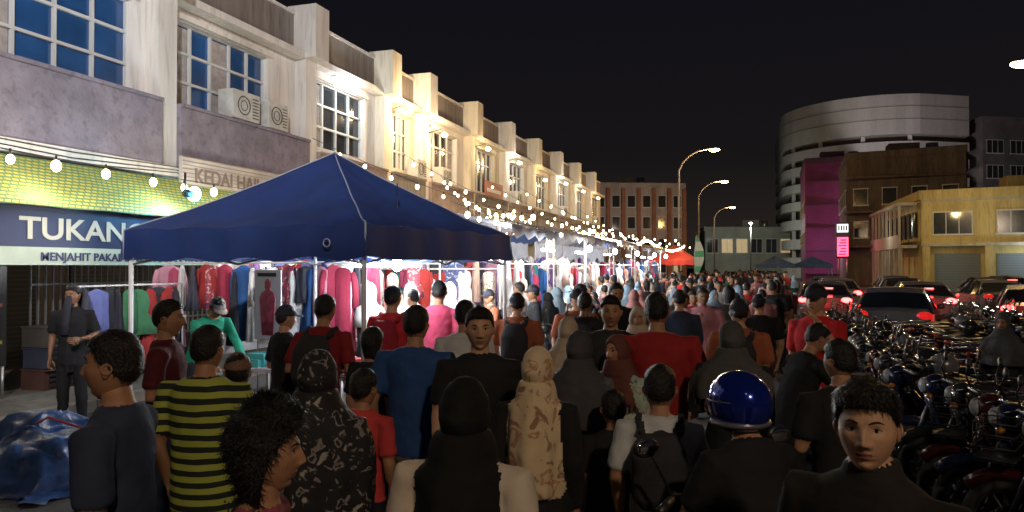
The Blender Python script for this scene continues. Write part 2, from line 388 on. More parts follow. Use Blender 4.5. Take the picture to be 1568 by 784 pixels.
# ------------------------------------------------------------------ canopies
TB=mat('tent_fabric_blue',(.016,.033,.125),.6,var=.2,scale=2,bump=.5,bscale=3.5,spec=.3)
TS=mat('tent_seam',(.25,.28,.36),.6,var=0)
def canopy(name,F,ux,uy,size,ze,zp,fab,valance=.3,seam=True,legs=True,logo=True):
    F=Vector((F[0],F[1],0)); ux=Vector((ux[0],ux[1],0)).normalized(); uy=Vector((uy[0],uy[1],0)).normalized()
    C=F+ux*size/2+uy*size/2; P=empty(name,(C.x,C.y,0)); m=MB(); n=18
    def S(a,b):
        r=max(abs(a),abs(b)); t=1-r
        z=ze+(zp-ze)*(t**1.15)
        d=min(abs(a),abs(b))/max(r,1e-6); z-=.07*math.sin(math.pi*min(r,1))*(1-d)
        z+=.022*noise.noise(Vector((a*3,b*3,size)))+.010*math.sin((a*b)*14)*r
        return C+ux*a*size/2+uy*b*size/2+Vector((0,0,z))
    N_=2*n; V=[];Fc=[]
    for i in range(N_+1):
        for j in range(N_+1): V.append(S(-1+i/n,-1+j/n))
    for i in range(N_):
        for j in range(N_):
            q=(i*(N_+1)+j,(i+1)*(N_+1)+j,(i+1)*(N_+1)+j+1,i*(N_+1)+j+1)
            if (i<n)==(j<n): Fc.append((q[0],q[1],q[2])); Fc.append((q[0],q[2],q[3]))
            else: Fc.append((q[0],q[1],q[3])); Fc.append((q[1],q[2],q[3]))
    m.add(V,Fc,fab)
    cs=[(-1,-1),(1,-1),(1,1),(-1,1)]
    for k in range(4):
        a=cs[k];b=cs[(k+1)%4]; vs=[]; ns=30
        for i in range(ns+1):
            t=i/ns; p=S(a[0]+(b[0]-a[0])*t,a[1]+(b[1]-a[1])*t); out=(p-C); out.z=0; out.normalize()
            vs+=[p,p+Vector((0,0,-valance-.014*math.sin(t*25)-.02*math.sin(math.pi*t)))+out*(.02+.022*math.sin(t*31+k))]
        m.add(vs,[(2*i,2*i+2,2*i+3,2*i+1) for i in range(ns)],fab)
    if seam:
        for a,b in cs:
            m.tube([S(a*t,b*t)+Vector((0,0,.006)) for t in [i/14 for i in range(0,15)]],.008,TS,5)
            p=S(a,b); m.tube([p,p-Vector((0,0,valance))],.010,TS,5)
    m.build('fabric',(C.x,C.y,0),P)
    if legs:
        l=MB()
        for a,b in cs:
            p=C+ux*a*(size/2-.05)+uy*b*(size/2-.05)
            l.tube([(p.x,p.y,0),(p.x,p.y,ze-.02)],.024,MW,6); l.box(p.x-.06,p.x+.06,p.y-.06,p.y+.06,0,.02,MT)
        for k in range(4):
            a=cs[k];b=cs[(k+1)%4]
            pa=C+ux*a[0]*(size/2-.06)+uy*a[1]*(size/2-.06); pb=C+ux*b[0]*(size/2-.06)+uy*b[1]*(size/2-.06); pm=(pa+pb)/2
            for (q1,q2) in ((pa,pm),(pm,pb)):
                l.tube([q1+Vector((0,0,ze-.08)),q2+Vector((0,0,ze-.36))],.011,MT,5); l.tube([q1+Vector((0,0,ze-.36)),q2+Vector((0,0,ze-.08))],.011,MT,5)
        l.tube([C+Vector((0,0,ze-.3)),C+Vector((0,0,zp-.02))],.02,MT,6)
        l.build('frame',(C.x,C.y,0),P)
    if logo:
        q=MB()
        q.torus((0,0,0),.036,.007,TS,'Z',16,5,Matrix.Translation(F+ux*.38-uy*.05+Vector((0,0,ze-.17)))@Matrix.Rotation(math.atan2(ux.y,ux.x),4,'Z')@Matrix.Rotation(rad(90),4,'X'))
        q.build('logo',(C.x,C.y,0),P)
    return P,C
tent,TC=canopy('canopy_tent',(-3.23,5.80),(-.99,.10),(.12,.99),3.02,2.38,3.30,TB)
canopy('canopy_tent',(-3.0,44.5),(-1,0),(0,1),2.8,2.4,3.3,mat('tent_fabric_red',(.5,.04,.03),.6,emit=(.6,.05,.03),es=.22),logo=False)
for (x,y) in [(3.4,64),(6.6,68)]:
    canopy('canopy_tent',(x,y),(-1,0),(0,1),3.0,2.2,2.9,mat('tent_blue_far',(.04,.10,.32),.6),logo=False,seam=False)
P=empty('feather_flag',(-3.2,41,0)); q=MB(); X_=-2.9; q.tube([(X_,41,0),(X_,41,2.6),(X_+.1,41,3.6),(X_+.35,41,3.9)],.02,MT,5)
V=[]
for i in range(9):
    t=i/8; z=1.6+2.2*t; V+=[(X_+.01+.1*t*t,41,z),(X_+.01+.5*math.sin(math.pi*min(1,t*.85+.12)),41.0+.05*math.sin(t*6),z)]
q.add(V,[(2*i,2*i+1,2*i+3,2*i+2) for i in range(8)],mat_stripes('flag_fabric',(.08,.30,.14),(.42,.44,.36),1.2,.4)); q.build('flag',(-3.2,41,0),P)

# ------------------------------------------------------------------ clothing stalls
gcols=[(.28,.03,.06),(.38,.07,.14),(.03,.17,.17),(.03,.09,.25),(.58,.55,.52),(.28,.03,.03),(.42,.30,.25),(.03,.03,.04),(.36,.26,.08),(.14,.06,.2),(.05,.16,.08),(.65,.64,.63),(.4,.2,.27),(.05,.05,.07),(.55,.52,.52),(.12,.14,.34)]
GC=[mat('garment%d'%i,c,.85,var=.2,bump=.5,bscale=12,spec=.2) for i,c in enumerate(gcols)]
GC+=[mat_floral('garment_print%d'%i,a,b_,c,14) for i,(a,b_,c) in enumerate([((.3,.05,.08),(.5,.4,.3),(.05,.05,.1)),((.04,.08,.2),(.4,.4,.45),(.3,.1,.2)),((.5,.45,.4),(.3,.1,.1),(.1,.2,.15))])]
GW_=[GC[4],GC[11],GC[14]]
def garment(m,x,y,z,wd,ln,ang,mt):
    T=Matrix.Translation((x,y,z))@Matrix.Rotation(ang,4,'Z'); kind=R()
    fn=random.choice([4,5,7,9])
    if kind<.45:
        rings=[(0,.045,.025),(-.02,wd*.45,.03),(-.06,wd*.8,.04),(-.12,wd*.92,.045),(-.3,wd*.72,.055),(-ln*.55,wd*.78,.065),(-ln*1.15,wd*1.0,.085)]
        m.loft(rings,mt,22,T,fold=.22,fn=fn,ph=U(0,6))
        for s in(-1,1): m.tube([(s*wd*.80,0,-.07),(s*(wd*.96),0.01,-.2),(s*(wd*1.0),.02,-.36),(s*(wd*.98),.03,-.36-ln*.2)],[.038,.048,.046,.05],mt,8,T)
    elif kind<.8:
        rings=[(0,.02,.01),(-.04,wd*.62,.018),(-.07,wd*.7,.03),(-.3,wd*.66,.045),(-ln*.9,wd*.72,.06)]
        m.loft(rings,mt,22,T,fold=.3,fn=fn,ph=U(0,6))
    else:
        rings=[(-.02,.03,.02),(-.06,wd*.5,.03),(-.2,wd*.62,.05),(-.35,wd*.5,.055),(-ln*.7,wd*.75,.07),(-ln*1.05,wd*.95,.10)]
        m.loft(rings,mt,22,T,fold=.25,fn=fn,ph=U(0,6))
    m.tube([(0,0,-.04),(0,0,.03),(.02,0,.06)],.004,MT,5,T)
def mannequin(m,x,y,z,ang,mt,hj):
    T=Matrix.Translation((x,y,z))@Matrix.Rotation(ang,4,'Z')
    m.loft([(-.35,.24,.17),(-.2,.235,.15),(-.08,.20,.12),(-.03,.11,.09),(.02,.085,.095),(.14,.092,.11),(.23,.07,.09),(.28,.02,.03)],hj,20,T,fold=.05,fn=6)
    m.ell((0,.055,.13),(.05,.055,.075),mat('mannequin_face',(.5,.4,.33),.4,var=0),10,8,T)
    m.loft([(-.34,.19,.13),(-.7,.15,.11),(-1.1,.22,.18)],mt,20,T,fold=.15,fn=6)
    m.tube([(0,0,-1.1),(0,0,-z+.02)],.02,MT,6,T); m.loft([(-z+.0,.16,.16),(-z+.03,.14,.14)],MT,16,T)
LED=emat('led_bulb',(1,.97,.92),55)
def stall(y0,y1,x0,x1,zr,roofmat,pw,seed):
    random.seed(seed); P=empty('clothing_stall',((x0+x1)/2,(y0+y1)/2,0)); lc=tuple(P.location)
    f=MB()
    for x in(x0,x1):
        for y in (y0,y1): f.tube([(x,y,0),(x,y,zr)],.022,MW,6)
    for z in (zr,2.05):
        f.tube([(x1,y0,z),(x1,y1,z)],.015,MW,5); f.tube([(x0,y0,z),(x0,y1,z)],.015,MW,5)
    f.tube([(x0,y0,1.95),(x1,y0,1.95)],.015,MW,5); f.tube([(x0,y1,1.95),(x1,y1,1.95)],.015,MW,5)
    ny=14;V=[];Fc=[]
    for i in range(ny+1):
        y=y0-.1+(y1-y0+.2)*i/ny; sg=.05*math.sin(i*2.1+seed)
        V+=[(x0-.3,y,zr-.1+sg),((x0+x1)/2,y,zr+.3+sg*.5),(x1+.25,y,zr-.05+sg),(x1+.28,y,zr-.22+sg*1.4)]
    for i in range(ny):
        for j in range(3): Fc.append((i*4+j,i*4+j+1,(i+1)*4+j+1,(i+1)*4+j))
    f.add(V,Fc,roofmat); f.box(x0-.02,x0,y0,y1,.6,zr,mat('backsheet',(.25,.25,.27),.8))
    f.build('frame',lc,P)
    c=MB(); y=y0+.2
    while y<y1-.1:
        if R()<.62: garment(c,x1-U(.1,.25),y,1.98+U(-.05,.3),U(.17,.24),U(.5,1.0),rad(90)+U(-.9,.9),random.choice(GC+GW_))
        garment(c,x0+U(.15,.5),y,U(1.9,2.4),U(.18,.25),U(.7,1.2),rad(90)+U(-.5,.5),random.choice(GC+GW_))
        y+=U(.16,.34)
    x=x0+.4
    while x<x1-.2: garment(c,x,y0+.06,1.92+U(-.04,.25),U(.16,.24),U(.5,1.),U(-.9,.9),random.choice(GC+GW_)); x+=U(.13,.27)
    for k in range(3): mannequin(c,x1-.1,y0+.6+k*(y1-y0)/3+U(-.2,.3),1.42+U(0,.25),rad(-90)+U(-.4,.4),random.choice(GC),random.choice([GC[4],GC[11],GC[6],GC[14],GC[0]]))
    c.build('hanging_clothes',lc,P)
    t=MB(); t.box(x0+.9,x1-.5,y0+.4,y1-.4,.78,.82,mat('table_top',(.3,.25,.2),.6))
    for xx in(x0+1,x1-.6):
        for yy in(y0+.5,y1-.5): t.tube([(xx,yy,0),(xx,yy,.78)],.02,MT,5)
    for k in range(30):
        xx=U(x0+1,x1-.8);yy=U(y0+.5,y1-.8); t.box(xx,xx+.25,yy,yy+.3,.82,.86+U(0,.15),random.choice(GC))
    t.build('table',lc,P)
    e=MB(); em=emat('tube_white',COOL,60); yy=y0+.8
    while yy<y1-.5:
        e.tube([(x1-.35,yy-.55,2.40),(x1-.35,yy+.55,2.40)],.03,em,8); e.tube([(x1-.35,yy,2.43),(x1-.35,yy,zr+.1)],.006,BK,4)
        light('tube_light',(x1-.3,yy,2.28),pw,COOL,P,.2); yy+=2.6
    # bulb on a short arm lighting the shoppers
    ym=(y0+y1)/2
    e.tube([(x1,ym,zr-.05),(x1+.45,ym,zr-.1),(x1+.5,ym,2.52)],.012,BK,5); e.ell((x1+.5,ym,2.45),(.07,.07,.085),LED,10,8)
    light('bulb_light',(x1+.62,ym,2.32),pw*.85,WW if seed%2 else COOL,P,.12)
    e.build('tube_lamps',lc,P)
RW=mat('tarp_white',(.45,.45,.46),.6,var=.2); RB=mat('tarp_blue',(.04,.08,.22),.6); RG=mat('tarp_grey',(.15,.15,.18),.6)
stall(9.6,12.9,-8.0,-5.6,2.75,RW,190,1)
stall(13.2,16.6,-7.2,-4.5,2.8,RG,170,2)
stall(16.8,20.2,-7.2,-4.4,2.85,RW,165,4)
stall(20.4,24.0,-7.2,-4.4,2.8,RB,155,5)
stall(24.2,28.0,-7.0,-4.3,2.85,RW,150,7)
stall(28.2,32.0,-7.0,-4.2,2.85,RG,140,8)
stall(32.2,36.5,-7.0,-4.2,2.85,RW,140,10)
random.seed(5)
P=empty('clothes_rack',(-6.6,9,0)); lc=tuple(P.location); c=MB()
c.tube([(-8.4,9.0,0),(-8.4,9.0,2.05),(-5.4,9.3,2.05),(-5.4,9.3,0)],.018,MW,6)
x=-8.3
while x<-5.5: garment(c,x,9.0+(x+8.1)*.12+U(-.05,.05),2.0+U(-.03,.03),U(.14,.22),U(.55,1.1),U(-1.2,1.2),random.choice([GC[0],GC[1],GC[5],GC[7],GC[3],GC[13],GC[5],GC[16],GC[12],GC[14],GC[11],GC[0]])); x+=U(.08,.2)
for k in range(3): mannequin(c,-5.1+k*.5,9.3+k*.25,1.5,rad(180)+U(-.4,.4),GC[[7,11,0][k]],[GC[4],GC[11],GC[14]][k])
c.build('hanging_clothes',lc,P)
P=empty('clothes_rack',(-7.6,8,0)); lc=tuple(P.location); c=MB()
c.tube([(-7.9,6.9,0),(-7.9,6.9,1.75),(-7.9,8.8,1.75),(-7.9,8.8,0)],.018,MW,6)
y=7.0
while y<8.75: garment(c,-7.9+U(-.04,.04),y,1.71,U(.16,.22),U(.6,1.0),rad(90)+U(-1.,1.),random.choice([GC[7],GC[13],GC[7],GC[5],GC[10],GC[15]])); y+=U(.1,.2)
c.build('hanging_clothes',lc,P)
P=empty('display_poster',(-6.2,8.6,1.4)); c=MB()
c.box(-6.5,-6.08,8.60,8.63,1.0,1.95,mat('poster_white',(.5,.5,.52),.4,var=.05))
V,F=loft_geo([(0,.09,.004),(.25,.11,.004),(.5,.13,.004),(.58,.10,.004),(.62,.035,.004),(.65,.05,.004),(.73,.05,.004),(.77,.02,.004)],14)
c.add(V,F,mat('poster_figure',(.28,.05,.08),.5,var=.5,scale=12),True,Matrix.Translation((-6.28,8.59,1.06)))
c.box(-6.45,-6.15,8.594,8.598,1.86,1.91,mat('poster_black'))
c.tube([(-6.48,8.65,0),(-6.48,8.65,1.95)],.012,MT,5); c.tube([(-6.12,8.65,0),(-6.12,8.65,1.95)],.012,MT,5)
c.build('board',(-6.2,8.6,1.4),P)
P=empty('market_table',(-5,7.6,0)); c=MB(); lc=tuple(P.location)
c.box(-6.0,-4.4,7.4,8.2,.75,.79,mat('table_cloth',(.2,.18,.2),.8))
for xx in(-5.95,-4.45):
    for yy in (7.45,8.15): c.tube([(xx,yy,0),(xx,yy,.75)],.02,MT,5)
for k in range(26): xx=U(-5.9,-4.7);yy=U(7.42,7.95); c.box(xx,xx+.25,yy,yy+.22,.79,.83+U(0,.14),random.choice(GC))
c.build('goods',lc,P)
P=empty('hanging_lamp',(TC.x,TC.y,2.3)); c=MB(); em=emat('tube_white')
c.tube([(TC.x-.5,TC.y+1.2,2.02),(TC.x+.5,TC.y+1.25,2.02)],.03,em,8); c.tube([(TC.x,TC.y+1.22,2.04),(TC.x,TC.y+1.22,2.5)],.006,BK,4)
c.tube([(-4.1,9.6,2.12),(-3.6,10.2,2.12)],.035,em,8); c.tube([(-3.85,9.9,2.14),(-3.85,9.9,2.9)],.006,BK,4)
c.tube([(-3.95,9.9,2.14),(-5.5,9.9,2.6)],.01,BK,4)
c.ell((TC.x+.9,TC.y-.2,2.02),(.06,.06,.075),LED,10,8); c.tube([(TC.x+.9,TC.y-.2,2.08),(TC.x+.9,TC.y-.2,2.9)],.006,BK,4)
c.build('tube',(TC.x,TC.y,2.3),P)
light('tube_light',(TC.x,TC.y+1.1,1.9),110,COOL,P,.1); light('tube_light',(-3.85,9.85,2.0),150,COOL,P,.1); light('bulb_light',(TC.x+.9,TC.y-.2,1.88),55,COOL,P,.1)
P=empty('blue_tarpaulin_bundle',(-6.4,5.5,0)); TP=mat('tarpaulin_blue',(.03,.07,.20),.35,var=.5,scale=5,bump=.8,bscale=7,blotch=.7)
c=MB(); V=[];F=[];n=54
for i in range(n+1):
    for j in range(n+1):
        a=-1+2*i/n;b=-1+2*j/n; r=min(1,math.hypot(a,b)); z=.5*(1-r**2.4)*(1+.7*noise.noise(Vector((a*2.3,b*2.3,1))))+.12*abs(noise.noise(Vector((a*5,b*4,3))))*(1-r*.5)+.04*noise.noise(Vector((a*13,b*11,3)))*(1-r)+.01
        V.append((-6.4+a*.8+.15*noise.noise(Vector((a*3,b*3,9))),5.45+b*.75+.15*noise.noise(Vector((a*3,b*3,5))),max(.01,z)))
for i in range(n):
    for j in range(n): F.append((i*(n+1)+j,(i+1)*(n+1)+j,(i+1)*(n+1)+j+1,i*(n+1)+j+1))
c.add(V,F,TP,True)
c.tube([(-7.3,5.0,.02),(-6.8,5.2,.3),(-6.3,5.3,.58),(-5.8,5.6,.35),(-5.3,5.9,.02)],.012,mat('rope_red',(.4,.05,.04)),5)
c.build('sheet',(-6.4,5.5,0),P)

# ------------------------------------------------------------------ street lamps
LE=emat('sodium_lamp',(1,.66,.25),45)
def street_lamp(x,y,h,ax,ay,arm,pw,col=SOD,em=LE,hs=1.):
    P=empty('street_lamp',(x,y,0)); m=MB(); d=Vector((ax,ay,0)).normalized()
    b=Vector((x,y,0)); pts=[b,b+Vector((0,0,h*.5)),b+Vector((0,0,h*.86))]
    for t in (.25,.5,.75,1): pts.append(b+d*arm*(t**1.5)+Vector((0,0,h*.86+h*.14*math.sin(t*math.pi/2))))
    m.tube(pts,[.10,.08,.065,.06,.055,.05,.045],mat('lamp_post_steel',(.3,.3,.3),.5,.5),8)
    m.tube([b,b+Vector((0,0,.5))],.14,mat('lamp_post_steel'),8)
    e=pts[-1]; T=Matrix.Translation(e+d*.35)@Matrix.Rotation(math.atan2(d.y,d.x),4,'Z')
    m.ell((0,0,.02),(.42,.16,.09),mat('lamp_post_steel'),12,6,T); m.ell((.02,0,-.08),(.36*hs,.18*hs,.12*hs),em,12,6,T)
    m.build('post',(x,y,0),P); light('luminaire',e+d*.35-Vector((0,0,.35)),pw,col,P,.3); return P
street_lamp(-4.7,52,10,1,0,2.0,1500)
street_lamp(-4.7,72,10,1,0,2.0,1300)
street_lamp(-4.7,104,10,1,0,2.0,1300)
street_lamp(12.25,34,10.1,-1,0,1.6,2400,(1,.62,.24),LE,1.25)
street_lamp(7.5,-7,9,-1,.2,2.0,1900,(1,.78,.56))  # added lamp, unseen behind the camera, brightens the foreground crowd
P=empty('added_flood_mast',(1.5,-5,0)); m=MB(); m.tube([(1.5,-5,0),(1.5,-5,9)],[.12,.07],mat('lamp_post_steel'),8)  # added mast, out of view, carries the spot for the left facades
m.box(1.2,1.8,-5.1,-4.8,9,9.35,MT); m.box(1.22,1.78,-4.8,-4.78,9.02,9.33,emat('flood_white',(1,.93,.85),20)); m.build('mast',(1.5,-5,0),P)
light('facade_fill_spot',(1.3,-4.6,9.1),10500,(.97,.92,.92),P,.2,'SPOT',(-11,14,6.6),58)  # added fill spot aimed at the shophouse fronts

# ------------------------------------------------------------------ far buildings
def block(name,pts,h,wall,rows,glass,band=None):
    P=empty(name,(pts[0][0],pts[0][1],0)); lc=tuple(P.location); m=MB(); m.prism(pts,0,h,wall)
    cxm=sum(p[0] for p in pts)/len(pts); cym=sum(p[1] for p in pts)/len(pts)
    m.prism([(cxm+(p[0]-cxm)*1.02,cym+(p[1]-cym)*1.02) for p in pts],h-.5,h+.25,band or wall)
    m.box(cxm-1.5,cxm+1.5,cym-1.2,cym+1.2,h+.25,h+1.9,band or wall); m.tube([(cxm+2.5,cym-2,h),(cxm+2.5,cym-2,h+1.6)],.6,MT,12)
    m.build('walls',lc,P); g=MB()
    for (i,nc,zs,wf,lit) in rows:
        a=Vector((*pts[i],0));b=Vector((*pts[(i+1)%len(pts)],0)); d=(b-a); ln=d.length; d.normalize(); nn=Vector((d.y,-d.x,0))
        c0=Vector((cxm,cym,0))
        if (a+b).dot(nn)/2<c0.dot(nn): nn=-nn
        for k in range(nc):
            for (z0,z1) in zs:
                s=ln/nc; u0=s*k+s*(1-wf)/2; u1=u0+s*wf
                T=Matrix.Translation(a)@Matrix(((d.x,nn.x,0,0),(d.y,nn.y,0,0),(0,0,1,0),(0,0,0,1)))
                gm=glass if R()>lit else mat('window_lit',(.4,.3,.2),.4,emit=(1,.75,.4),es=.35)
                g.box(u0,u1,.0,.06,z0,z1,gm,T)
                g.box(u0-.1,u1+.1,.0,.14,z0-.14,z0-.003,FR,T); g.box(u0-.08,u1+.08,.0,.11,z1+.003,z1+.1,FR,T)
                nm=max(1,int((u1-u0)/.8))
                for q in range(nm+1):
                    uu=u0+(u1-u0)*q/nm; g.box(uu-.03,uu+.03,.06,.09,z0,z1,FR,T)
    g.build('windows',lc,P); return P,lc
YL=mat('plaster_yellow',(.60,.49,.22),.85,var=.2,scale=1,streak=True,blotch=.45)
YW=mat('plaster_offwhite',(.5,.46,.38),.85,var=.2,scale=1,streak=True,blotch=.5)
pts=[(13.2,67.3),(30,63.5),(34,84),(13.0,84)]
P,lc=block('yellow_corner_shophouse',pts,7.9,YL,[(0,4,[(4.6,6.3)],.62,0)],GD,band=YL)
m=MB()
a=Vector((13.2,67.3,0)); d=Vector((16.8,-3.8,0)).normalized(); nn=Vector((d.y,-d.x,0))
if nn.y>0: nn=-nn
T=Matrix.Translation(a)@Matrix(((d.x,nn.x,0,0),(d.y,nn.y,0,0),(0,0,1,0),(0,0,0,1)))
m.box(0,17,.0,.9,3.6,3.85,YW,T)
for k in range(5): m.box(.1+k*4.2,.6+k*4.2,.02,.85,0,3.6,YL,T)
for k in range(4): m.box(.9+k*4.2,4.0+k*4.2,.02,.08,0,3.0,mat_stripes('shutter_blue',(.3,.34,.38),(.16,.2,.24),8,.2),T)
m.box(-.02,17,.01,.12,7.2,7.4,YW,T)
m.box(11.6,12.96,67.8,83,3.5,3.75,YW)
for k in range(8): m.box(11.62,11.9,68+k*2,68.25+k*2,0,3.5,YW); m.box(11.62,11.8,68+k*2,68.2+k*2,4.6,7.0,YW)
m.box(11.6,11.75,67.8,83,3.75,4.6,YW); m.box(11.5,12.9,67.6,83.2,7.0,7.25,YW)
for k in range(7): m.box(12.9,12.98,68.6+k*2,69.8+k*2,4.4,6.5,GD)
m.build('arcade',lc,P)
light('arcade_fill',(20,63.5,3.0),150,(.8,.95,1),P,.3); light('arcade_fill',(14.5,62.0,6.5),260,(1,.76,.36),P,.3); light('arcade_fill',(25,57,6),400,(1,.78,.40),P,.3); light('arcade_fill',(10,72,5),90,(1,.9,.75),P,.3)  # added fill lights without lamp bodies, light the yellow shophouse
BRN=mat('plaster_brown',(.15,.12,.10),.9,var=.3,scale=1,streak=True,blotch=.6)
pts=[(9.6,84.5),(20,82),(24,98),(10.5,100)]
P,lc=block('brown_shop_block',pts,13.6,BRN,[(0,4,[(5,6.6),(8.4,10)],.5,.0),(3,5,[(5,6.6),(8.4,10)],.5,.0)],GD)
m=MB()
for z in (3.9,7.4,10.9): m.box(9.3,20.2,81.6,84.4,z,z+.2,BRN)
m.build('balconies',lc,P)
P=empty('led_sign',(8.6,80,4)); m=MB(); m.box(8.2,9.2,80,80.2,3.0,4.9,emat('led_pink',(1,.10,.22),2.5)); m.box(8.2,9.2,80,80.2,5.4,6.2,emat('led_white_sign',(.9,.95,1),2)); m.box(8.1,9.3,80.21,80.4,2.8,6.4,BK)
m.tube([(8.3,80.3,0),(8.3,80.3,3)],.08,MT); m.tube([(9.1,80.3,0),(9.1,80.3,3)],.08,MT)
for k in range(6): m.box(8.3+.1*(k%3),9.0+.03*(k%2),79.98,79.995,3.15+k*.28,3.27+k*.28,BK)
for k in range(4): m.box(8.28+k*.23,8.42+k*.23,79.98,79.995,5.55,6.05,BK)
m.build('panel',(8.6,80,4),P); light('sign_glow',(8.7,79,3.8),90,(1,.15,.3),P,.4)
MG=mat('cladding_magenta',(.24,.04,.17),.6,var=.2,scale=.5,blotch=.5)
pts=[(6.8,104),(13,103),(16,118),(7.2,120)]
P,lc=block('magenta_building',pts,15.9,MG,[(3,4,[(5,6.5),(9,10.5)],.5,0)],GD,band=mat('cladding_dark',(.1,.05,.1),.6))
m=MB()
for k in range(5): m.box(6.7,13.1,102.85,103.9,1+k*3,1.08+k*3,mat('cladding_dark'))
m.build('panel_joints',lc,P)
light('facade_fill',(8,97,4),450,(1,.5,.8),P,.4)
CPW=mat('concrete_white',(.5,.49,.485),.85,var=.15,scale=.3,streak=True,blotch=.25)
arc=[]; cx0,cy0,Rr=20.5,143.5,15.2
for i in range(25):
    t=rad(-72-108*i/24); arc.append((cx0+Rr*math.cos(t),cy0+Rr*math.sin(t)))
plan=([(33,133.5)]+arc+[(5.3,175),(33,175)])[::-1]
P=empty('curved_car_park',(18,145,0)); lc=tuple(P.location); m=MB()
ccx,ccy=21,152
def shr(k): return [(ccx+(p[0]-ccx)*k,ccy+(p[1]-ccy)*k) for p in plan]
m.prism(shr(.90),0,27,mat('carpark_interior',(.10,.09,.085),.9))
lev=[(0,3.5),(4.9,6.6),(8.2,9.9),(11.5,13.0),(14.6,16.0),(17.5,18.9),(20.2,21.6),(22.7,29.0)]
for (z0,z1) in lev: m.prism(plan,z0,z1,CPW)
for i in (1,7,13,19,25):
    q=plan[i]; m.box(ccx+(q[0]-ccx)*.95-.3,ccx+(q[0]-ccx)*.95+.3,ccy+(q[1]-ccy)*.95-.3,ccy+(q[1]-ccy)*.95+.3,0,28,CPW)
m.prism(shr(.6),29,30.3,CPW)
for z in (25,27): m.prism(shr(1.004),z,z+.12,mat('concrete_groove',(.3,.3,.3),.9))
m.build('decks',lc,P)
m=MB(); em=emat('carpark_lamp',(1,.9,.7),3)
for (z,x0,x1) in [(16.95,24,29),(16.95,19,20.5),(20.0,31,32),(13.9,27,28)]: m.box(x0,x1,135.4,135.7,z,z+.15,em)
m.build('deck_lamps',lc,P)
light('facade_fill',(16,106,12),8500,(1,.90,.86),P,1)  # added point light without a lamp body, brightens the car park face
light('deck_light',(27,132,17.2),260,(1,.9,.7),P,.5)
GW=mat('wing_grey',(.17,.16,.16),.9,var=.3,scale=.4,blotch=.4)
block('grey_office_wing',[(35,134),(58,146),(52,170),(30,160)],25.5,GW,[(0,6,[(8,10),(12,14),(16,18),(20,22)],.7,.08)],GD)
OW=mat('flats_white',(.42,.39,.37),.9,var=.2,scale=.5,streak=True,blotch=.4); OR=mat('flats_orange',(.33,.16,.10),.9,var=.2,scale=.5,blotch=.3)
pts=[(-26,114),(-10.0,120.5),(-13,136),(-30,128)]
P,lc=block('orange_white_flats',pts,15.0,OW,[(0,7,[(1,2.8),(4.6,6.4),(8,9.8),(11.4,13.2)],.5,.04)],GD)
a=Vector((-26,114,0)); d=Vector((16,6.5,0)).normalized(); nn=Vector((d.y,-d.x,0))
T=Matrix.Translation(a)@Matrix(((d.x,nn.x,0,0),(d.y,nn.y,0,0),(0,0,1,0),(0,0,0,1)))
m=MB()
for k in range(8): m.box(k*2.45-.3,k*2.45+.3,.0,.35,0,14.3,OR,T)
for z in (3.4,6.9,10.3): m.box(0,17.2,.0,.2,z,z+.6,OW,T)
m.build('piers',lc,P); light('facade_fill',(-13,104,8),1300,(1,.80,.64),P,.6)
block('footbridge_building',[(-8,140),(10,146),(8,160),(-10,154)],9.0,mat('bridge_grey',(.30,.32,.29),.8,var=.2,scale=.5,blotch=.3),[(0,7,[(4.5,7)],.75,.2)],GD)
P=empty('area_lamp',(0,128,0)); m=MB(); m.tube([(0,128,0),(0,128,9)],.1,MT); m.ell((0,128,9.1),(.3,.3,.15),emat('flood_white')); m.build('post',(0,128,0),P); light('lamp_light',(0,128,8.4),1600,(.9,1,.85),P,.4)
for (x,y,wd,h) in [(30,70,14,9),(-50,150,30,12),(62,120,30,18)]:
    block('distant_building',[(x,y),(x+wd,y-2),(x+wd,y+20),(x,y+22)],h,GW,[(0,5,[(2,3.6),(5,6.6)],.5,.1)],GD)

